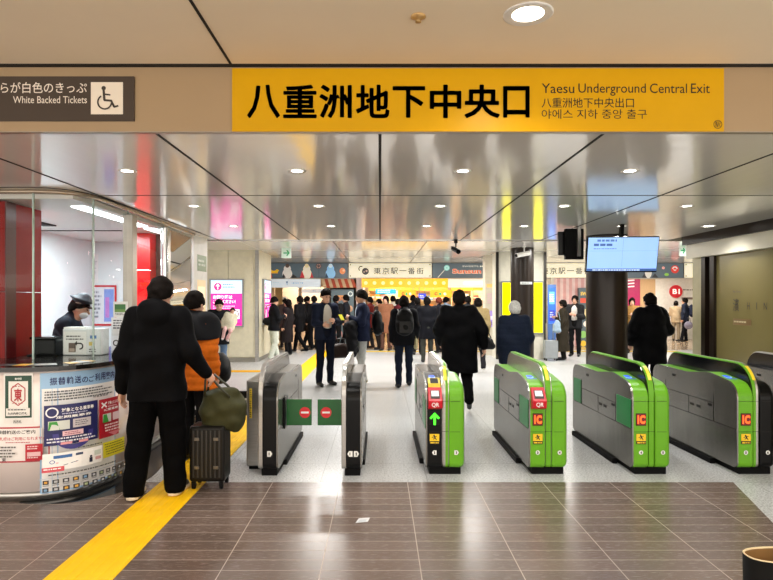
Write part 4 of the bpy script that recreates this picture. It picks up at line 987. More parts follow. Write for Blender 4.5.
mA.build('cloth', [mat('#f0d3ad', .6), mat('#cf5d43', .6)], aw); MB().cyl((x0, YS - .02, 2.27), (x1, YS - .02, 2.27), .02).build('rail', STEEL, aw); rebase(aw, ((x0 + x1) / 2, YS, 1.96)); tag(aw, 'small red and cream striped shop awning over the grey candy board', 'awning')
def f_cand(g, w, h):
    g.rect(0, 0, w, h, '#66767c').text('CANDY', .15 * w, .80 * h, .6 * w, .07 * h, '#e78a4c', .04).rect(.14 * w, .86 * h, .6 * w, .035 * h, '#e9a05c').rect(.15 * w, .67 * h, .55 * w, .075 * h, '#efe6cf').bars(.2 * w, .70 * h, .45 * w, 1, .025 * h, '#8d7a5a')
    g.ring(.85 * w, .92 * h, .12 * w, .05 * w, '#dfe6df').disc(.66 * w, .5 * h, .19 * w, '#e5cf9e').ring(.66 * w, .5 * h, .13 * w, .03 * w, '#b89a61').disc(.25 * w, .53 * h, .12 * w, '#dfe6ea').disc(.4 * w, .43 * h, .08 * w, '#d9c53d')
    g.ring(.33 * w, .22 * h, .17 * w, .06 * w, '#dca49a', a0=0, a1=180).line(.19 * w, .22 * h, .23 * w, .1 * h, .04 * w, '#dca49a').line(.47 * w, .22 * h, .5 * w, .1 * h, .04 * w, '#dca49a').line(.7 * w, .12 * h, .9 * w, .3 * h, .07 * w, '#cf8b83').disc(.85 * w, .66 * h, .1 * w, '#e3b08b', ry=.14 * w).disc(.76 * w, .37 * h, .06 * w, '#d2456f')
cb2 = empty('display_board'); w_, h_ = XS(354) - XS(331.5), ZS(288) - .05
MB().box(0, w_, 0, .1, 0, h_).build('board', mat('#66767c', .4), cb2); g = Graphic(emit=.35); f_cand(g, w_, h_); g.build('print', plane_map((0, 0, 0), base=.002), cb2)
cb2.location = (XS(331.5), YS - .12, .003); tag(cb2, 'tall slate display board of candy pictures under the striped awning', 'board')
def f_yel(g, w, h):
    g.rect(0, 0, w, h, '#f0b51e')
    for k in range(10): g.disc((.05 + k * .1) * w, .5 * h, .2 * h, '#f9e29a')
fascia(361.5, 448, 278.5, 287.5, 'shop_fascia', 'bright yellow shop fascia with a row of pale dots', f_yel, .75)
def f_glow(g, w, h): g.rect(0, 0, w, h, '#efe6d6').text('CANDY HOUSE', .35 * w, .3 * h, .58 * w, .42 * h, '#fdfdfd', .05, e=1.6)
fascia(448, 494, 279, 287.5, 'shop_fascia', 'pale shop fascia with white glowing letters beside the yellow one', f_glow, .5)
def f_blue(g, w, h): g.rect(0, 0, w, h, '#27a9cf').bars(.1 * w, .6 * h, .8 * w, 2, .16 * h, '#d9f2f8', 2)
fascia(375.5, 396, 289, 294, 'shop_sign', 'turquoise hanging sign inside the bright shop', f_blue, .7, .05, 20.85)
def f_nb(g, w, h): g.rect(0, 0, w, h, '#2f3fd0').bars(.15 * w, .55 * h, .7 * w, 2, .14 * h, '#cfd6ff', 2)
fascia(418.5, 426, 293.5, 299, 'shop_sign', 'small deep blue hanging sign inside the bright shop', f_nb, .8, .05, 20.85)
def f_or(g, w, h): g.rect(0, 0, w, h, '#f2a52c'); [g.text(c, (.2 + .2 * i) * w, .3 * h, .14 * w, .4 * h, q, .06) for i, (c, q) in enumerate(zip('Cat', ('#d23b2e', '#2f9e58', '#e9e3d0')))]
fascia(398, 416, 290, 297.5, 'shop_sign', 'orange sign with coloured letters inside the shop, left of the small blue one', f_or, .8, .05, 20.85)
fascia(430, 452, 290, 297.5, 'shop_sign', 'orange sign with coloured letters inside the shop beyond the small blue one', f_or, .8, .05, 20.85)
# pilaster, stripes, magenta front, white shop with round B1 sign
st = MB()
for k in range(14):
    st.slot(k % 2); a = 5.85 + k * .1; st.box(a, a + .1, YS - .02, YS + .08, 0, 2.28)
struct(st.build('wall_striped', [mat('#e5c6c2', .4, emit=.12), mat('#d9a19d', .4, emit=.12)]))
cb3 = empty('display_board'); MB().box(0, .62, 0, .1, 0, 1.95).build('board', mat('#4f5c60', .4), cb3); g = Graphic(emit=.35); g.rect(0, 0, .62, 1.95, '#55636a').text('SWEETS', .06, 1.7, .5, .12, '#e7c24c', .04).rect(.05, 1.45, .5, .16, '#e0553f').disc(.3, 1.1, .17, '#ead9a4').disc(.42, .55, .13, '#d8343b').disc(.15, .4, .12, '#8cc06a').disc(.25, .75, .1, '#efe3d8').disc(.15, .1, .1, '#e9c13e').disc(.45, .2, .11, '#f1efe6'); g.build('print', plane_map((0, 0, 0), base=.002), cb3); cb3.location = (6.62, YS - .18, .003); tag(cb3, 'slate candy picture board beside the thick dark column', 'board')
YW = 22.8
def XW(px): return X_(px, YW)
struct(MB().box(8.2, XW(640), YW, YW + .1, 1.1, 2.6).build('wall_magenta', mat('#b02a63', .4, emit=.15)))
g = Graphic(emit=.5)
for k in range(3): g.line(.0, .2 + k * .14, 1.5, .34 + k * .12, .05, '#efdfe4')
tag(g.build('ribbon_print', plane_map((8.5, YW - .004, 1.75))), 'white ribbon pattern on the magenta shop front', 'print')
struct(MB().box(XW(640), XW(655), YW - .03, YW + .1, 0, 2.6).build('wall_timber', mat('#cfae86', .45, stretch=(8, 8, .6))))
wl = MB()
for p0, p1 in ((655, 664.5), (664.7, 683), (683.2, 698), (698.2, 760)): wl.box(XW(p0), XW(p1), YW - .02, YW + .1, 0, 2.6)
struct(wl.build('wall_white_shop', mat('#eeece9', .35)))
dr = empty('door_2'); x0, x1 = XW(683), XW(697); MB().box(x0 + .03, x1 - .03, YW - .05, YW - .02, 0, 1.55).build('leaf', mat('#e9e7e3', .3), dr); MB().box(x0, x0 + .03, YW - .06, YW - .02, 0, 1.58).box(x1 - .03, x1, YW - .06, YW - .02, 0, 1.58).box(x0, x1, YW - .06, YW - .02, 1.55, 1.58).build('door_frame', mat('#b9b4ad', .4), dr); MB().cyl((x0 + .12, YW - .08, .8), (x0 + .12, YW - .08, 1.2), .015).build('handle', STEEL, dr); dr['kind'] = 'structure'
rs = empty('round_sign'); MB().cyl((0, 0, 0), (0, .05, 0), .25, seg=32).build('disc', mat('#c5232f', .3, emit=.25), rs); g = Graphic(emit=.6); g.text('B1', -.14, -.10, .28, .20, '#f6efec', .03); g.build('lettering', plane_map((0, 0, 0), base=.002), rs); rs.location = (XW(675), YW - .09, Z_(291.5, YW)); MB().box(-.02, .02, .05, .09, -.02, .02).build('bracket', STEEL, rs); tag(rs, 'round red sign with white letters on the white shop wall', 'sign')
g = Graphic(); g.bars(0, .06, .75, 1, .05, '#7d7874').rect(-.05, -.28, .85, .07, '#7b6a63'); tag(g.build('wall_lettering', plane_map((XW(682.5), YW - .022, Z_(292, YW)))), 'grey lettering and a brown bar beside the round red sign', 'lettering')
es = empty('easel'); 
for dx in (-.16, .16): MB().cyl((dx, 0, 0), (dx * .3, .02, 1.0), .016).build('leg', BLACK_M, es)
MB().cyl((0, .3, 0), (0, .02, .98), .014).build('leg', BLACK_M, es); MB().box(-.14, .14, -.02, .0, .35, .37).build('ledge', BLACK_M, es); es.location = (9.92, 18.0, 0.003); tag(es, 'black folding easel standing near the white shop by the tan wall', 'easel')
# left shop front seen past the cream wall
dj = MB().box(-2.78, -2.68, YS + .3, YS + .4, 0, 2.26).box(-3.72, -3.6, YS + .3, YS + .4, 0, 2.26).box(-3.72, -1.8, YS + .3, YS + .4, 2.0, 2.26); struct(dj.build('door_3', mat('#d3b695', .4)))
struct(MB().box(-3.7, -1.8, 22.0, 22.1, 0, 2.6).build('wall_shop_inner', mat('#d9bfa4', .5)))
# goods in the bright shop
rr = random.Random(11)
def shelf_unit(x, y, w, label, rows=(.35, .75, 1.15, 1.55)):
    r = empty('display_shelf'); 
    for sx in (0, w - .04): MB().box(sx, sx + .04, 0, .4, 0, 1.9).build('side_panel', mat('#d8b98a', .4), r)
    MB().box(0, w, .38, .4, 0, 1.9).build('back_panel', mat('#efd9a8', .4), r)
    for z in rows: MB().box(.04, w - .04, 0, .38, z - .02, z).build('shelf', mat('#e9d6b0', .4), r)
    MB().box(0, w, -.02, .06, 1.9, 2.12).build('header', mat('#f0a836', .4, emit=.5), r); r.location = (x, y, .003); tag(r, label, 'shelf'); return r, x, y, w, rows
units = [shelf_unit(-.45, 22.4, 1.5, 'bright shop shelf behind the turquoise hanging sign'), shelf_unit(1.15, 22.6, 1.5, 'bright shop shelf below the orange lettered sign'), shelf_unit(2.75, 22.4, 1.5, 'bright shop shelf behind the pale glowing fascia'), shelf_unit(.2, 21.3, .9, 'low shop shelf close behind the crowd', (.35, .75, 1.15)), shelf_unit(3.35, 21.0, .9, 'shop shelf beside the slim beige pillar')]
protos = []
for c, nm in (('#d9412f', 'red'), ('#f0b62a', 'yellow'), ('#e9e2d4', 'white'), ('#e3872f', 'orange'), ('#3f8fc4', 'blue'), ('#de8fa6', 'pink'), ('#5aa05a', 'green')):
    protos.append((MB().box(-.09, .09, -.08, .08, 0, .2, .006), mat(c, .4), nm))
first = {}
for r, x, y, w, rows in units:
    for z in rows:
        k = .14
        while k < w - .1:
            q = rr.randrange(len(protos)); mb, mt, nm = protos[q]
            if q not in first:
                o = mb.build('gift_box', mt); first[q] = o; 
                b = MB().box(-.091, .091, -.084, -.0805, .06, .14).build('label', mat('#f3ead6', .4), o)
            else: o = copy_tree(first[q])
            o.location = (x + k, y + .17, z + .004); o.scale = (1, 1, rr.uniform(.7, 1.25)); tag(o, f'{nm} gift box on a bright shop shelf behind the crowd', 'box', 'gift boxes on the shop shelves'); k += .23

# ------------------------------------------------------------------ waste bin in the corner of the brown floor
def oval(prof, rx, ry, n=40):
    m = MB(); k = len(prof); vs = []
    for f, z in prof:
        for i in range(n):
            t = 2 * math.pi * i / n; c, s_ = math.cos(t), math.sin(t); e = .75
            vs.append((rx * f * abs(c) ** e * (1 if c > 0 else -1), ry * (f - (1 - f) * (rx / ry - 1) * .5) * abs(s_) ** e * (1 if s_ > 0 else -1), z))
    m.add(vs, [(i * n + j, i * n + (j + 1) % n, (i + 1) * n + (j + 1) % n, (i + 1) * n + j) for i in range(k - 1) for j in range(n)], True); return m
bn = empty('waste_bin'); oval([(.93, 0), (1, .59), (.985, .59)], .18, .072).build('body', BLACK_M, bn)
oval([(.985, .59), (1.0, .593), (.985, .596), (.955, .593), (.955, .586)], .18, .072).build('rim', mat('#d9c7a0', .4), bn)
oval([(.955, .59), (.93, .35), (.5, .34)], .18, .072).build('liner', mat('#8d6a3c', .5, var=.2), bn); bn.location = (1.547, 2.17, 0.003); tag(bn, 'black oval bin with a cream rim standing on the brown floor', 'bin')
# ------------------------------------------------------------------ people: one continuous body each, clothing and hair as children
class Field:
    """a smooth union of rounded limbs, sampled on a grid and turned into one surface"""
    def __init__(s): s.p = []; s.cut = []; s.sub = []; s.noise = None
    def cone(s, a, b, ra, rb, k=.03, sy=1.0): s.p.append(('c', np.array(a, float), np.array(b, float), ra, rb, k)); return s
    def ell(s, c, r, k=.04, M=None): s.p.append(('e', np.array(c, float), np.array(r, float), M, 0, k)); return s
    def chain(s, pts, rs, k=.03):
        for i in range(len(pts) - 1): s.cone(pts[i], pts[i + 1], rs[i], rs[i + 1], k)
        return s
    def bounds(s):
        lo = np.full(3, 9e9); hi = -lo
        for t, a, b, c, d, k in s.p:
            if t == 'c': lo = np.minimum(lo, np.minimum(a - c, b - d)); hi = np.maximum(hi, np.maximum(a + c, b + d))
            else:
                e = b if c is None else np.full(3, b.max()); lo = np.minimum(lo, a - e); hi = np.maximum(hi, a + e)
        return lo - .03, hi + .03
    def mesh(s, name, vox, mt, parent=None, smooth=True):
        lo, hi = s.bounds(); n = np.maximum(4, np.ceil((hi - lo) / vox).astype(int) + 3)
        ax = [lo[i] + vox * np.arange(n[i]) for i in range(3)]
        D = np.full(n, .2, np.float32)
        for t, a, b, c, d, k in s.p:
            m = k + vox * 3
            if t == 'c': pl = np.minimum(a - c, b - d) - m; ph = np.maximum(a + c, b + d) + m
            else:
                e = b if c is None else np.full(3, b.max()); pl = a - e - m; ph = a + e + m
            i0 = np.maximum(0, np.floor((pl - lo) / vox).astype(int)); i1 = np.minimum(n, np.ceil((ph - lo) / vox).astype(int) + 1)
            if (i1 <= i0).any(): continue
            sl = tuple(slice(i0[q], i1[q]) for q in range(3))
            Xg = ax[0][sl[0]][:, None, None]; Yg = ax[1][sl[1]][None, :, None]; Zg = ax[2][sl[2]][None, None, :]
            if t == 'c':
                v = b - a; L2 = max(1e-9, float(v @ v)); px, py, pz = Xg - a[0], Yg - a[1], Zg - a[2]
                h = np.clip((px * v[0] + py * v[1] + pz * v[2]) / L2, 0, 1)
                f = np.sqrt((px - v[0] * h) ** 2 + (py - v[1] * h) ** 2 + (pz - v[2] * h) ** 2) - (c + (d - c) * h)
            else:
                px, py, pz = Xg - a[0], Yg - a[1], Zg - a[2]
                if c is not None:
                    q = c; px, py, pz = px * q[0][0] + py * q[0][1] + pz * q[0][2], px * q[1][0] + py * q[1][1] + pz * q[1][2], px * q[2][0] + py * q[2][1] + pz * q[2][2]
                k0 = np.sqrt((px / b[0]) ** 2 + (py / b[1]) ** 2 + (pz / b[2]) ** 2); k1 = np.sqrt((px / b[0] ** 2) ** 2 + (py / b[1] ** 2) ** 2 + (pz / b[2] ** 2) ** 2) + 1e-6
                f = k0 * (k0 - 1) / k1
            E = D[sl]; hh = np.maximum(k - np.abs(E - f), 0) / max(k, 1e-6); D[sl] = np.minimum(E, f) - hh * hh * k * .25
        Xg = ax[0][:, None, None]; Yg = ax[1][None, :, None]; Zg = ax[2][None, None, :]
        if s.noise: D = D + s.noise(Xg, Yg, Zg)
        for nx, d0 in s.cut: D = np.maximum(D, Xg * nx[0] + Yg * nx[1] + Zg * nx[2] - d0)
        for c, r in s.sub:
            k0 = np.sqrt(((Xg - c[0]) / r[0]) ** 2 + ((Yg - c[1]) / r[1]) ** 2 + ((Zg - c[2]) / r[2]) ** 2); D = np.maximum(D, -(k0 - 1) * min(r))
        D = np.clip(D / vox, -3, 3).astype(np.float32); D[0], D[-1] = 3, 3; D[:, 0], D[:, -1] = 3, 3; D[:, :, 0], D[:, :, -1] = 3, 3
        gr = openvdb.FloatGrid(3.0); gr.copyFromArray(D); P_, Q = gr.convertToPolygons(isovalue=0.0)[0:2] if False else (None, None)
        r = gr.convertToPolygons(0.0); P_, Q = r[0], r[-1]
        P_ = np.asarray(P_, np.float32) * vox + lo.astype(np.float32); Q = np.asarray(Q)[:, ::-1]
        me = bpy.data.meshes.new(name); me.vertices.add(len(P_)); me.vertices.foreach_set('co', P_.ravel())
        me.loops.add(Q.size); me.loops.foreach_set('vertex_index', Q.ravel().astype(np.int32)); me.polygons.add(len(Q))
        me.polygons.foreach_set('loop_start', np.arange(0, Q.size, 4, dtype=np.int32)); me.update(calc_edges=True); me.validate()
        me.polygons.foreach_set('use_smooth', np.ones(len(me.polygons), bool)); me.materials.append(mt)
        o = bpy.data.objects.new(name, me); COL.objects.link(o)
        if parent is not None: o.parent = parent
        return o

def wrinkle(amp, f=1.0, seed=0, quilt=0.0):
    R = random.Random(seed); W = [(R.uniform(8, 26) * f, R.uniform(8, 26) * f, R.uniform(14, 40) * f, R.uniform(0, 6)) for _ in range(5)]
    def fn(X, Y, Z):
        d = 0
        for a, b, c, p in W: d = d + np.sin(a * X + p) * np.sin(b * Y + p * 2) * np.sin(c * Z + a * .3 * X + p)
        d = amp * d
        if quilt: d = d + quilt * (np.abs(np.sin(Z * math.pi / .075)) ** .6 * -1 + .5)
        return d
    return fn

SKIN = mat('#d3a288', .5, var=.05, name='skin'); HAIRB = mat('#14100e', .45, var=.3, scale=60, name='dark_hair'); SHOEB = mat('#121214', .4, name='dark_shoe')
V3 = lambda *a: np.array(a, float)
def unit(v): return v / (np.linalg.norm(v) + 1e-9)
def person(label, loc, rz=0.0, h=1.70, pose=None, top='#101114', bottom='#14151a', shoes='#121214', hair='#14100e', vox=.013, topkind='jacket', hem=.80, bulk=1.0, leg=1.0,
           collar=True, hood=False, longhair=0.0, hat=None, mask=False, face=False, sole=None, quilt=0.0, skin=None, scarf=None, shirt=None, girth=1.0, flare=0.0, toprough=.7, fingers=True, sleeve=True, yoke=None):
    s = h / 1.72; J = dict(pel=(0, 0, .93), waist=(0, 0, 1.08), chest=(0, 0, 1.27), neck=(0, -.01, 1.455), head=(0, .015, 1.60),
        shR=(.175, 0, 1.405), elR=(.225, -.03, 1.13), wrR=(.225, .05, .885), shL=(-.175, 0, 1.405), elL=(-.225, -.03, 1.13), wrL=(-.225, .05, .885),
        hipR=(.092, 0, .91), knR=(.10, .02, .49), anR=(.10, -.025, .085), hipL=(-.092, 0, .91), knL=(-.10, .02, .49), anL=(-.10, -.025, .085), toeR=None, toeL=None)
    if pose: J.update(pose)
    yaw = J.pop('yaw', 0.0); nod = J.pop('nod', 0.0)
    for q in 'RL':
        if J['toe' + q] is None: a = J['an' + q]; J['toe' + q] = (a[0] + (.02 if q == 'R' else -.02), a[1] + .165, max(.03, a[2] - .055))
    J = {k: V3(*v) * s for k, v in J.items()}
    sk = mat(skin, .5, var=.05, name='skin') if skin else SKIN
    B = Field(); up = unit(J['neck'] - J['pel'])
    B.ell(J['chest'] + V3(0, 0, .02) * s, V3(.155 * girth, .105 * girth, .20) * s, .05).ell(J['waist'], V3(.135 * girth, .10 * girth, .15) * s, .05).ell(J['pel'] + V3(0, -.01, 0) * s, V3(.155 * girth, .115 * girth, .13) * s, .05)
    B.cone(J['neck'] - up * .04 * s, J['head'] - V3(0, .01, .05) * s, .056 * s, .05 * s, .03)
    B.cone(J['shR'], J['shL'], .055 * s, .055 * s, .05)
    cy, sn = math.cos(yaw), math.sin(yaw); cn, s2 = math.cos(nod), math.sin(nod)
    Rm = np.array([[cy, -sn, 0], [sn, cy, 0], [0, 0, 1]]) @ np.array([[1, 0, 0], [0, cn, s2], [0, -s2, cn]])
    hd = J['head']; s_body = s; hp = lambda x, y, z: hd + Rm @ (V3(x, y, z) * s * 1.06)
    B.ell(hd + Rm @ (V3(0, -.005, .02) * s), V3(.074, .092, .098) * s, .02, Rm.T).ell(hp(0, .03, -.045), V3(.055, .062, .068) * s, .03, Rm.T)
    B.cone(hp(0, .085, .012), hp(0, .107, -.022), .009 * s, .014 * s, .012)
    for q in (-1, 1): B.ell(hp(.077 * q, -.005, -.005), V3(.012, .024, .034) * s, .008, Rm.T); B.ell(hp(.032 * q, .082, .028), V3(.02, .012, .008) * s, .01, Rm.T)
    B.ell(hp(0, .088, -.058), V3(.024, .012, .009) * s, .008, Rm.T)
    hand_s = s * .98
    for q, sd in (('R', 1), ('L', -1)):
        B.chain([J['sh' + q], J['el' + q], J['wr' + q]], [.05 * s, .04 * s, .028 * s], .03)
        w = J['wr' + q]; d = unit(w - J['el' + q]); lat = J.get('lat' + q); lat = unit(lat) if lat is not None else unit(np.cross(V3(sd, 0, 0), d) if abs(d[0]) < .9 else V3(0, 0, 1))
        inn = unit(np.cross(d, lat)); inn = inn if inn[0] * -sd > -.2 else -inn
        B.cone(w, w + d * .075 * hand_s, .026 * hand_s, .03 * hand_s, .02).cone(w + d * .05 * hand_s + lat * .018 * hand_s, w + d * .08 * hand_s + lat * .022 * hand_s, .02 * hand_s, .017 * hand_s, .015).cone(w + d * .05 * hand_s - lat * .018 * hand_s, w + d * .08 * hand_s - lat * .022 * hand_s, .02 * hand_s, .017 * hand_s, .015)
        cur = J.get('curl' + q); cur = .35 if cur is None else float(cur[0])
        if fingers:
            for i, ln in enumerate((.072, .083, .078, .06)):
                b0 = w + d * .085 * hand_s + lat * (.031 - .0205 * i) * hand_s; d1 = unit(d + inn * cur); d2 = unit(d + inn * cur * 3.0)
                m1 = b0 + d1 * ln * .5 * hand_s; e1 = m1 + d2 * ln * .5 * hand_s; B.cone(b0, m1, .0098 * hand_s, .009 * hand_s, .005).cone(m1, e1, .009 * hand_s, .0075 * hand_s, .004)
            t0 = w + d * .03 * hand_s + lat * .028 * hand_s; t1 = t0 + unit(lat + d * .8 + inn * .3) * .04 * hand_s; t2 = t1 + unit(d + lat * .2 + inn * .4) * .033 * hand_s; B.cone(t0, t1, .013 * hand_s, .0105 * hand_s, .008).cone(t1, t2, .0105 * hand_s, .0085 * hand_s, .004)
        hh, k, a = J['hip' + q], J['kn' + q], J['an' + q]
        B.chain([hh, k, a], [.082 * s, .052 * s, .034 * s], .03); f = J['toe' + q]; B.cone(a - V3(0, .02, .03) * s, f, .032 * s, .024 * s, .02)
    root = B.mesh('person', vox, sk)
    root.location = loc; root.rotation_euler = (0, 0, rz); tag(root, label, 'person')
    tm = mat(top, toprough, var=.12, scale=30, bump=.12, spec=.06, name='cloth'); bmx = mat(bottom, .8, var=.12, scale=30, bump=.1, spec=.05, name='cloth')
    seed = int(abs(loc[0] * 37 + loc[1] * 101))
    # trousers
    T = Field(); T.ell(J['pel'], V3(.17 * girth, .13 * girth, .15) * s, .05).ell(J['pel'] + V3(0, 0, .1) * s, V3(.15 * girth, .12 * girth, .08) * s, .05)
    for q in 'RL':
        hh, k, a = J['hip' + q], J['kn' + q], J['an' + q]; dn = unit(a - k); T.chain([hh, k, a + dn * .02 * s], [.098 * s * min(leg, 1.2), .068 * s * leg, .058 * s * leg], .03)
    T.noise = wrinkle(.0035, 1.0, seed); 
    zc = min(J['anR'][2], J['anL'][2]); T.cut.append((V3(0, 0, -1), -max(.012, (.05 if leg < 1.3 else .022) * s)))
    T.mesh('trousers', vox, bmx, root)
    # shoes
    sm_ = mat(shoes, .45, name='shoe')
    for q in 'RL':
        a, f = J['an' + q], J['toe' + q]; S = Field(); bz = max(0, min(a[2] - .085 * s, f[2] - .03 * s)) if f[2] < .06 * s else 0
        S.cone(a - V3(0, .025, .035) * s, f + V3(0, .005, .0) * s, .042 * s, .036 * s, .02).cone(a - V3(0, .01, .0) * s, a - V3(0, .0, .03) * s, .043 * s, .045 * s, .02)
        if a[2] < .13 * s: S.cut.append((V3(0, 0, -1), -.001))
        o = S.mesh('shoe', min(vox, .012), sm_, root)
        if sole:
            Q = Field(); Q.cone(V3(a[0], a[1] - .03 * s, .018), V3(f[0], f[1] + .01, .018), .048 * s, .042 * s, .01); Q.cut += [(V3(0, 0, -1), -.0005), (V3(0, 0, 1), .03)]; Q.mesh('sole', .008, mat(sole, .5), o)
    # upper garment
    U = Field(); g2 = girth * bulk; hz = hem * s
    U.ell(J['chest'] + V3(0, 0, .02) * s, V3(.185 * g2, .135 * g2, .215) * s, .05).ell(J['waist'], V3(.175 * g2, .14 * g2, .19) * s, .06)
    U.cone(J['shR'], J['shL'], .072 * s * bulk ** .5, .072 * s * bulk ** .5, .05)
    if hem < .95:
        base = J['pel'] * 1.0; zb = hz
        for q, sx in (('R', 1), ('L', -1)):
            kx = J['hip' + q] * (1 - max(0, (.9 - hem)) / .42) + J['kn' + q] * max(0, (.9 - hem)) / .42; kx = np.array([kx[0], kx[1], zb])
            U.cone(J['waist'] + V3(.06 * sx * g2, 0, 0) * s, np.array([kx[0] * .85 + sx * flare * .5, kx[1] * .6, zb - .03]), .125 * s * g2, (.13 * g2 + flare) * s, .06)
    cr = .062 * bulk
    if sleeve:
        for q in 'RL':
            e, w = J['el' + q], J['wr' + q]; d = unit(w - e); U.chain([J['sh' + q], e, w - d * .005 * s], [.078 * s * bulk, cr * s * 1.05, .048 * s * bulk ** .6], .035); 
    if collar: U.cone(J['neck'] - up * .03 * s, J['neck'] + up * .035 * s, .075 * s, .07 * s, .02)
    if hood: U.ell(J['neck'] + V3(0, -.075, .03) * s, V3(.115, .07, .075) * s, .03); U.ell(J['neck'] + V3(0, -.10, -.03) * s, V3(.12, .075, .09) * s, .03).ell(J['neck'] + V3(.06, -.06, .01) * s, V3(.07, .08, .06) * s, .03).ell(J['neck'] + V3(-.06, -.06, .01) * s, V3(.07, .08, .06) * s, .03)
    U.cut.append((V3(0, 0, -1), -hz)); U.noise = wrinkle(.0045 * bulk, .8, seed + 3, quilt)
    if shirt:
        U.sub.append((J['chest'] + V3(0, .20, -.09) * s, (.10 * s, .16 * s, .42 * s)))
    U.mesh(topkind, vox, tm, root)
    if yoke:
        K = Field(); K.ell(J['chest'] + V3(0, 0, .06) * s, V3(.215 * g2, .172 * g2, .21) * s, .05).ell(J['chest'] + V3(0, -.06, .06) * s, V3(.17 * g2, .155 * g2, .17) * s, .05).cone(J['shR'], J['shL'], .088 * s * bulk ** .5, .088 * s * bulk ** .5, .05).ell(J['neck'] + V3(0, -.08, -.01) * s, V3(.12, .08, .09) * s, .04)
        K.chain([J['shR'], (J['shR'] + J['elR']) / 2], [.092 * s * bulk, .088 * s * bulk], .03).chain([J['shL'], (J['shL'] + J['elL']) / 2], [.092 * s * bulk, .088 * s * bulk], .03)
        K.cut.append((V3(0, .12, -1) / 1.007, -1.25 * s)); K.noise = wrinkle(.004, .8, seed); K.mesh('hood', vox, mat(yoke, .75, var=.12, spec=.15, name='cloth'), root)
    if shirt:
        W = Field(); W.ell(J['chest'] + V3(0, .015, .02) * s, V3(.15 * girth, .115 * girth, .20) * s, .05).ell(J['waist'] + V3(0, .01, 0), V3(.14 * girth, .12 * girth, .17) * s, .05).cone(J['neck'] - up * .05 * s, J['neck'] + up * .02 * s, .07 * s, .062 * s, .02); W.mesh('shirt', vox, mat(shirt, .7, var=.05), root)
    if scarf:
        K = Field(); K.cone(J['neck'] + V3(0, 0, -.01) * s, J['neck'] + up * .03 * s, .095 * s, .085 * s, .02); K.noise = wrinkle(.006, 1, seed); K.mesh('scarf', vox, mat(scarf, .8, var=.2), root)
    # hair
    hm = mat(hair, .75, var=.3, scale=60, spec=.06, name='hair'); Hf = Field(); Hf.ell(hp(0, -.014, .028), V3(.096, .112, .116) * s, .02, Rm.T); Hf.ell(hp(0, -.045, -.015), V3(.086, .075, .085) * s, .03, Rm.T)
    if longhair: Hf.cone(hp(0, -.05, -.02), hp(0, -.065, -.02 - longhair), .075 * s, .06 * s, .04)
    fc = hp(0, .118, -.03); Hf.sub.append((fc, (.085 * s, .085 * s, .092 * s))); Hf.sub.append((hp(0, .10, -.12), (.1 * s, .11 * s, .09 * s)))
    if not longhair: nz = hp(0, -.1, -.075); Hf.cut.append((V3(0, .25, -1) / 1.03, float(V3(0, .25, -1) @ nz / 1.03)))
    Hf.noise = wrinkle(.004, 2.2, seed + 5); Hf.mesh('hair', min(vox, .012), hm, root)
    if hat == 'cap':
        Cp = Field(); Cp.ell(hp(0, -.005, .085), V3(.098, .112, .03) * s, .02, Rm.T).cone(hp(0, -.005, .06), hp(0, -.005, .09), .095 * s, .098 * s, .02); Cp.cut.append((V3(0, 0, -1), -float(hp(0, 0, .05)[2]))); Cp.ell(hp(0, -.02, .105), V3(.125, .13, .028) * s, .02, Rm.T); o = Cp.mesh('cap', min(vox, .01), mat('#2c2f38', .6), root)
        Vz = Field(); Vz.ell(hp(0, .10, .045), V3(.075, .06, .012) * s, .01, Rm.T); Vz.mesh('visor', .008, BLACK, o)
        Bd = Field(); Bd.cone(hp(0, -.004, .062), hp(0, -.004, .072), .1005 * s, .1005 * s, .01); Bd.cut += [(V3(0, 0, 1), float(hp(0, 0, .078)[2])), (V3(0, 0, -1), -float(hp(0, 0, .056)[2]))]; Bd.mesh('hat_band', .009, mat('#8f8a78', .5), o)
    if hat and hat != 'cap':
        Cp = Field(); Cp.ell(hp(0, -.008, .05), V3(.094, .11, .1) * s, .02, Rm.T); Cp.cut.append((V3(0, 0, -1), -float(hp(0, 0, .035)[2]))); Cp.mesh('hat', min(vox, .012), mat(hat, .8), root)
    if mask:
        Mk = Field(); Mk.ell(hp(0, .045, -.05), V3(.062, .066, .052) * s, .02, Rm.T); Mk.sub.append((hp(0, -.06, -.05), (.1 * s, .08 * s, .1 * s))); Mk.mesh('face_mask', .008, mat('#e6e9ee', .7), root)
    if face:
        for q in (-1, 1):
            e = hp(.031 * q, .0855, .012); m = MB(); m.ball((0, 0, 0), (.011 * s, .006 * s, .006 * s)); o = m.build('eye', mat('#1c1512', .2), root, tuple(e)); o.rotation_euler = (0, 0, yaw)
            e = hp(.032 * q, .091, .036); o = MB().ball((0, 0, 0), (.019 * s, .005 * s, .004 * s)).build('eyebrow', hm, root, tuple(e)); o.rotation_euler = (0, 0, yaw)
        if not mask: o = MB().ball((0, 0, 0), (.021 * s, .005 * s, .005 * s)).build('mouth', mat('#a5635a', .5), root, tuple(hp(0, .0975, -.058))); o.rotation_euler = (0, 0, yaw)
    return root

def soft_bag(name, label, cat, loc, fn, col, vox=.01, rz=0, rough=.5, seed=1, amp=.004, parts=None):
    Fd = Field(); fn(Fd); Fd.noise = wrinkle(amp, 1.2, seed); o = Fd.mesh(name, vox, mat(col, rough, var=.15, scale=20, bump=.1, spec=.15, name='bag_cloth')); o.location = loc; o.rotation_euler = (0, 0, rz); tag(o, label, cat)
    for nm, pts, r, c in parts or []: MB().tube(pts, r, 8).build(nm, mat(c, .5), o)
    return o
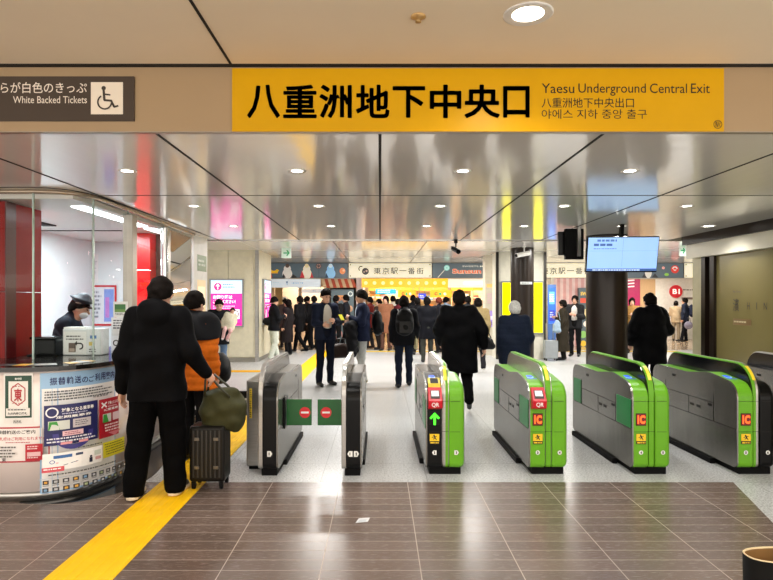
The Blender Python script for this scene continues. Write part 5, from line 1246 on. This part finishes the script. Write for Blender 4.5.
# ------------------------------------------------------------------ the people of the picture
PI = math.pi
def pat(px, Y): return (X_(px, Y), Y, 0.003 if Y > 18 or Y < 4.926 else 0.0)
person('person seen from behind in a black hooded parka and wide black trousers beside the suitcase', (-1.755, 4.58, .0105), 0, 1.72, dict(head=(.01, .045, 1.585), neck=(0, 0, 1.45), chest=(0, -.0, 1.27), elL=(-.252, -.04, 1.10), wrL=(-.290, .02, .83), elR=(.275, -.06, 1.13), wrR=(.365, .06, .96), curlR=(.9,),
       anL=(-.155, -.075, .085), anR=(.125, .035, .085), knL=(-.13, -.02, .49), knR=(.105, .05, .49), nod=.25), top='#09090b', bottom='#060607', shoes='#2b2825', sole='#d9c9b0', bulk=1.1, leg=1.42, hem=.755, hood=True, vox=.009)
person('person in an orange quilted puffer standing behind the black parka', (-1.80, 5.62, 0), math.radians(-25), 1.62, dict(nod=.2), top='#c9661c', bottom='#141416', bulk=1.32, hem=.74, quilt=.010, yoke='#131418', vox=.010)
person('ticket clerk in a peaked cap and white mask behind the office glass', (-3.42, 6.30, 0), math.radians(-78), 1.60, dict(head=(0, .16, 1.565), neck=(0, .07, 1.43), chest=(0, .03, 1.25), elR=(.23, .13, 1.16), wrR=(.12, .34, 1.10), elL=(-.23, .13, 1.16), wrL=(-.12, .34, 1.10), shR=(.175, .04, 1.39), shL=(-.175, .04, 1.39), nod=.35), top='#2a2d36', bottom='#20222a', hat='cap', mask=True, face=True, bulk=1.1, shirt=None, vox=.009)
def holding(**k): return dict(dict(elR=(.23, .08, 1.13), wrR=(.08, .27, 1.20), elL=(-.23, .08, 1.13), wrL=(-.08, .27, 1.18), curlR=(.8,), curlL=(.8,)), **k)
person('parent in a black coat and blue jeans holding a small child before the pink poster', pat(219, 11.75), PI + .3, 1.56, holding(nod=.4, head=(0, .06, 1.59)), top='#191a1e', bottom='#5c7391', shoes='#e5e5e5', bulk=1.15, hem=.72, face=True, vox=.012)
c = person('small child in a pale top carried in the arms of the parent in jeans', (0, 0, 0), 0, .80, dict(anR=(.10, .20, .40), knR=(.12, .25, .75), anL=(-.10, .2, .4), knL=(-.12, .25, .75)), top='#d9d3bd', bottom='#e3b9b9', shoes='#e6d9d9', hair='#1c1512', vox=.009, bulk=1.25, fingers=False)
c.location = (X_(226, 11.45) - .06, 11.36, .62); c.rotation_euler = (0, math.radians(-16), PI + .4)
person('person in a black jacket and pale trousers looking at a phone by the cream wall', pat(274, 15.1), math.radians(-65), 1.62, holding(nod=.3, anL=(-.10, .12, .085), anR=(.1, -.12, .1)), top='#15161a', bottom='#c9cfc4', shoes='#dcdcdc', bulk=1.1, vox=.014, leg=1.2)
person('person in a long dark dress facing the phone reader in pale trousers', pat(288, 16.3), math.radians(70), 1.56, dict(), top='#221e20', bottom='#17171a', hem=.40, vox=.014, longhair=.18)
person('person in black striding past the white direction board', pat(300, 17.2), math.radians(60), 1.66, dict(anR=(.10, .28, .085), knR=(.1, .2, .5), anL=(-.10, -.32, .13), knL=(-.1, -.03, .48)), top='#121215', bottom='#121214', vox=.015, hem=.62)
person('man in a navy suit jacket over a pale shirt looking at his phone', pat(325, 10.6), math.radians(-150), 1.74, holding(nod=.35, head=(0, .045, 1.6), wrL=(-.02, .33, 1.17), wrR=(.14, .2, 1.10), anR=(.14, .05, .085), anL=(-.11, -.02, .085)), top='#1c2233', bottom='#171b28', shoes='#0e0e10', shirt='#c9c5ba', face=True, vox=.010, collar=False, hem=.82)
person('man in a navy jacket and pale grey trousers with a coat over his arm', pat(362, 10.7), math.radians(100), 1.72, dict(elR=(.23, .02, 1.13), wrR=(.12, .22, 1.14), elL=(-.24, .04, 1.14), wrL=(-.10, .22, 1.22), curlL=(.8,), curlR=(.8,), anL=(-.1, .06, .085), anR=(.1, -.06, .085), nod=.25), top='#1d2338', bottom='#b5b7b4', shoes='#6d6135', shirt='#a9b4c4', face=True, vox=.010, bulk=1.08, collar=False)
person('person seen from behind walking away with a black backpack and navy trousers', pat(404, 10.3), math.radians(4), 1.61, dict(anL=(-.11, -.08, .085), anR=(.12, .20, .085), knR=(.11, .13, .5)), top='#131418', bottom='#1d2330', shoes='#15151a', bulk=1.12, vox=.011)
person('person in a black coat seen from behind between the backpack wearer and the long coat', pat(427, 14.4), 0, 1.62, dict(anR=(.1, .12, .085)), top='#14151a', bottom='#3b3d38', bulk=1.05, hem=.62, vox=.014)
person('person in a long loose black coat walking off through the third gate', pat(459, 8.3), math.radians(-6), 1.68, dict(anR=(.13, -.30, .20), knR=(.11, .02, .50), toeR=(.14, -.22, .06), anL=(-.06, .20, .085), knL=(-.08, .16, .5), elR=(.33, -.06, 1.15), wrR=(.36, .02, .9), elL=(-.29, -.04, 1.15), wrL=(-.26, .12, .95)), top='#070709', bottom='#070708', shoes='#121214', bulk=1.42, hem=.53, hood=False, vox=.010, leg=1.2)
person('person in a beige coat seen from behind beyond the long black coat', pat(478, 12.6), math.radians(-8), 1.58, dict(anR=(.12, -.2, .14), knR=(.11, .05, .5)), top='#9d8a62', bottom='#26262a', shoes='#d6d0c6', bulk=1.2, hem=.70, vox=.013)
person('elderly man with white hair and a dark blue puffer seen from behind', pat(514.5, 8.5), math.radians(6), 1.52, dict(), top='#1b2232', bottom='#17181c', hair='#c9c8c4', bulk=1.38, hem=.70, quilt=.004, vox=.010)
person('woman in a long dark olive coat waiting beside a grey suitcase', pat(563, 15.0), math.radians(65), 1.54, dict(elR=(.22, .05, 1.13), wrR=(.15, .22, 1.2)), top='#2f2a22', bottom='#1c1a18', hem=.26, flare=.05, vox=.014, bulk=1.1, face=True)
person('person in a dark jacket standing beside the woman in the long olive coat', pat(575, 16.0), math.radians(150), 1.66, holding(), top='#2a2a2c', bottom='#18181a', vox=.015, shirt='#d5d0ca', face=True)
person('person in a bulky black coat beside the thick dark column', pat(650, 8.95), math.radians(8), 1.64, dict(elR=(.31, .0, 1.14), wrR=(.26, .18, 1.02), elL=(-.31, -.03, 1.13), wrL=(-.27, .12, .92)), top='#09090b', bottom='#09090b', bulk=1.42, hem=.6, hood=True, vox=.010)
person('person in a tan coat beyond the thick dark column', pat(632, 17.0), math.radians(160), 1.60, holding(), top='#9a7442', bottom='#4a3826', hem=.45, vox=.016, longhair=.15, face=True)
person('person in a pale beige jacket near the round red sign', pat(676, 22.0), math.radians(-30), 1.50, holding(), top='#bda98d', bottom='#9a8c78', vox=.018, hat='#1e1c1c')
person('person in dark clothes with a backpack near the round red sign', pat(685, 21.6), math.radians(50), 1.62, dict(anL=(-.12, .1, .085)), top='#2a3042', bottom='#1d1e24', vox=.018)
crowd = [(314, 18.1, '#141417', '#141416', 'person in black behind the navy suited man', 20), (336, 17.9, '#1b1a1c', '#161618', 'person in black at the grey candy board', -30), (346, 18.4, '#22252d', '#191a1e', 'person in dark grey walking by the candy board', 90),
    (370, 18.6, '#7a2c28', '#2c2a2c', 'person in dark red seen behind the man with the coat', 70), (379, 18.2, '#4a3a36', '#2b2523', 'person in brown at the shop front below the turquoise sign', 120), (386, 17.8, '#8d5f47', '#5a4038', 'long haired person in an orange brown coat before the shop', 160), (393, 18.9, '#dcd6ce', '#2b2b2e', 'person in white before the bright shop', 10),
    (398, 18.3, '#6d2a33', '#1e1e20', 'person in wine red with a dark bag before the bright shop', -20), (413, 18.8, '#1a1b1f', '#161618', 'person in black before the orange lettered sign', 5), (417.5, 16.4, '#17171a', '#17171a', 'dark haired person ahead of the backpack wearer', 0), (439, 17.0, '#1a1a20', '#1c1c1e', 'person in dark clothes with reddish hair near the small blue sign', 40),
    (446, 18.6, '#8fa6c4', '#3c4250', 'person in pale blue before the bright shop', -60), (468, 16.8, '#22242a', '#1b1b1e', 'dark haired person just ahead of the beige coat', 0), (486, 17.6, '#a08a62', '#2a2724', 'person in a khaki jacket near the slim beige pillar', 10), (307, 19.0, '#2a211e', '#1b1b1d', 'person in dark brown under the white direction board', -80),
    (324, 19.0, '#5a4a44', '#222', 'person in grey brown near the left shop entrance', 180), (285, 18.8, '#4c3d3b', '#2b2526', 'person with a pale cap behind the phone reader', 30)]
for k, (px, Y, t_, b_, lb, rz) in enumerate(crowd):
    R = random.Random(k); st_ = R.uniform(-.15, .2)
    person(lb.replace('left ', ''), pat(px, Y), math.radians(rz), R.uniform(1.55, 1.7), dict(anR=(.10, st_, .085), anL=(-.10, -st_, .085), nod=.1), top=t_, bottom=b_, vox=.02, longhair=(.2 if 'long haired' in lb else 0), hat='#e8e2da' if 'cap' in lb else None, hem=R.choice((.8, .7, .55)), hair='#5a2a20' if 'reddish' in lb else '#15110f', fingers=False)

# ------------------------------------------------------------------ what they carry
sc = empty('suitcase'); SCM = mat('#14120f', .35, spec=.2, name='grey_shell')
MB().prism([(0, .06), (.22, .06), (.22, .515), (0, .515)], 0, .285, .02, .02, 3, rad=.03).build('shell', SCM, sc)
rbm = MB()
for k in range(7): rbm.box(.03 + k * .035, .042 + k * .035, -.004, .0, .10, .48)
rbm.build('rib', mat('#211f1d', .4), sc)
for z in (.17, .40):
    for x in (.045, .20): MB().box(x, x + .04, -.012, 0, z, z + .025, .003).build('latch', mat('#6f6a62', .3, .8), sc)
MB().tube([(.09, .1, .515), (.09, .1, .55), (.20, .1, .55), (.20, .1, .515)], .010).build('handle', BLACK, sc)
for x in (.03, .255):
    for y in (.03, .19): w_ = MB().cyl((x - .012, y, .026), (x + .012, y, .026), .026).build('wheel', BLACK_M, sc); MB().box(x - .016, x + .016, y - .016, y + .016, .03, .062).build('wheel_fork', BLACK, w_)
tag(sc, 'dark grey hard shell suitcase with wheels beside the black parka', 'suitcase'); sc.location = (-1.548, 4.70, .0105)
def duf(f):
    f.cone((-.10, 0, .10), (.06, 0, .10), .05, .05, .05).cone((-.09, 0, -.03), (.10, 0, .01), .10, .10, .06).cone((-.06, 0, -.11), (.09, 0, -.10), .09, .10, .06).ell((0, 0, 0), (.15, .12, .17), .05)
soft_bag('duffel_bag', 'olive green soft bag hanging from a hand above the suitcase', 'bag', (-1.312, 4.83, .655), duf, '#3a3a22', .009, 0, .6, 3, .007,
    [('strap', [(-.13, -.06, .10), (-.12, -.07, .24), (-.09, -.06, .28), (-.02, -.08, .20), (.09, -.10, .10)], .010, '#2e2f1c'), ('strap', [(-.14, .05, .10), (-.12, .04, .24), (-.08, .04, .27), (.02, .06, .18), (.11, .07, .08)], .010, '#2e2f1c')])
soft_bag('shoulder_bag', 'black shoulder bag hanging behind the orange puffer', 'bag', (X_(219, 5.9), 5.95, .86), lambda f: f.ell((0, 0, 0), (.09, .16, .15), .04).ell((0, 0, -.05), (.1, .17, .12), .04), '#0f0f11', .012, 0, .5, 2, .004, [('strap', [(0, -.1, .1), (-.05, -.05, .42), (-.1, 0, .55)], .012, '#0d0d0f')])
def packshape(f): f.ell((0, 0, 0), (.155, .09, .22), .05).ell((0, -.03, -.08), (.15, .09, .14), .05).ell((0, 0, .1), (.13, .08, .14), .05)
def backpack(label, loc, rz, col, seed): 
    o = soft_bag('backpack', label, 'backpack', loc, packshape, col, .012, rz, .55, seed, .003, [('strap', [(q * .08, .05, .16), (q * .10, .20, .22), (q * .11, .24, .05), (q * .09, .09, -.16)], .014, col) for q in (-1, 1)])
    MB().prism([(-.118, -.17), (-.10, -.17), (-.10, .02), (-.118, .02)], -.10, .10, .01, .01).build('pocket', mat(col, .5), o); MB().tube([(-.03, 0, .215), (-.02, 0, .26), (.02, 0, .26), (.03, 0, .215)], .008).build('handle', mat(col, .5), o); return o
p = pat(404, 10.3); backpack('black backpack on the back of the person in navy trousers', (p[0], p[1] - .27, 1.16), math.radians(4), '#0c0c0e', 1)
g = Graphic(); g.bars(-.1, 0, .2, 1, .03, '#5b5e62'); 
p = pat(360, 10.6); backpack('black backpack of the man in pale grey trousers', (p[0] + .31, p[1] + .16, 1.12), math.radians(100), '#101014', 2)
p = pat(685, 21.6); backpack('dark blue backpack near the round red sign', (p[0] + .18, p[1] - .12, 1.14), math.radians(50), '#20263c', 3)
def drape(f): f.ell((0, 0, 0), (.11, .12, .06), .04).cone((0, .05, -.02), (.02, .10, -.36), .10, .09, .06).cone((0, -.06, -.02), (.02, -.10, -.42), .09, .08, .06).cone((0, 0, 0), (.04, 0, -.46), .10, .10, .06)
p = pat(352, 10.5); soft_bag('folded_coat', 'black coat draped over the forearm of the man in pale grey trousers', 'coat', (p[0] - .02, 10.46, 1.08), drape, '#111115', .012, 0, .75, 5, .008)
def brief(f): f.cone((-.14, 0, .06), (.14, 0, .06), .06, .06, .03).cone((-.15, 0, -.07), (.15, 0, -.07), .075, .075, .05).ell((0, 0, 0), (.19, .08, .12), .05)
p = pat(340, 10.75); soft_bag('briefcase', 'dark brown leather bag beside the navy suited man', 'bag', (p[0] + .0, 10.95, .60), brief, '#2a1e1a', .011, math.radians(15), .4, 6, .003, [('handle', [(-.08, 0, .1), (-.06, 0, .22), (.06, 0, .22), (.08, 0, .1)], .011, '#221814')])
p = pat(341.5, 10.42); ph = empty('phone'); MB().box(-.036, .036, -.004, .004, -.075, .075, .003).build('case', mat('#c8c42c', .3), ph); g = Graphic(emit=.3); g.rect(-.032, -.068, .064, .136, '#22262c'); g.build('screen', plane_map((0, .0045, 0), right=(-1, 0, 0), out=(0, 1, 0), base=.0005), ph); ph.location = (p[0], 10.40, 1.24); ph.rotation_euler = (math.radians(-50), 0, math.radians(30)); tag(ph, 'yellow cased phone in the hands of the navy suited man', 'phone')
p = pat(486.5, 12.45); soft_bag('handbag', 'black handbag beside the person in the beige coat', 'bag', (p[0], p[1], .64), lambda f: f.ell((0, 0, 0), (.15, .09, .12), .03).cone((-.12, 0, -.08), (.12, 0, -.08), .07, .07, .04), '#0d0d0f', .012, 0, .35, 7, .003, [('strap', [(-.1, 0, .09), (-.05, 0, .20), (.05, 0, .2), (.1, 0, .09)], .011, '#0d0d0f')])
p = pat(416, 10.2); soft_bag('tote_bag', 'small pale pouch hanging beside the person with the black backpack', 'bag', (p[0], p[1] + .1, .78), lambda f: f.ell((0, 0, 0), (.04, .08, .11), .03), '#b9ad84', .012, 0, .6, 8, .002, [('strap', [(0, -.05, .08), (0, 0, .2), (0, .05, .08)], .007, '#8d8361')])
p = pat(557, 14.7); soft_bag('tote_bag', 'pale blue shopping bag of the woman in the long olive coat', 'bag', (p[0], p[1], .88), lambda f: f.ell((0, 0, 0), (.09, .06, .17), .03).cone((-.05, 0, -.10), (.05, 0, -.10), .06, .06, .04), '#94a9bb', .013, 0, .6, 9, .003, [('strap', [(-.08, 0, .16), (-.04, 0, .36), (.04, 0, .36), (.08, 0, .16)], .008, '#9fb2c2')])
s2c = empty('suitcase'); MB().box(-.17, .17, -.12, .12, .05, .52, .03).build('shell', mat('#8f9498', .35), s2c); MB().tube([(-.09, .08, .5), (-.09, .08, .95), (.09, .08, .95), (.09, .08, .5)], .010).build('handle', STEEL, s2c)
for x in (-.13, .13):
    for y in (-.09, .09): MB().cyl((x - .012, y, .026), (x + .012, y, .026), .026).build('wheel', BLACK_M, s2c)
s2c.location = (X_(550.5, 14.9), 14.9, 0); tag(s2c, 'light grey suitcase with a pulled up handle before the cream pillar', 'suitcase')
p = pat(269, 15.0); soft_bag('shoulder_bag', 'black shoulder bag of the person in pale trousers by the cream wall', 'bag', (p[0] + .02, 15.02, 1.0), lambda f: f.ell((0, 0, 0), (.2, .08, .12), .04), '#0f0f12', .014, 0, .4, 10, .004, [('strap', [(-.15, 0, .05), (-.1, .1, .4), (.05, .2, .45)], .012, '#0f0f12')])
p = pat(688.5, 21.4); soft_bag('tote_bag', 'grey shopping bag beside the backpack near the round red sign', 'bag', (p[0], p[1], .62), lambda f: f.ell((0, 0, 0), (.16, .07, .15), .03), '#8d8aa0', .018, 0, .6, 11, .002, [('strap', [(-.08, 0, .1), (-.04, 0, .28), (.04, 0, .28), (.08, 0, .1)], .008, '#77748a')])
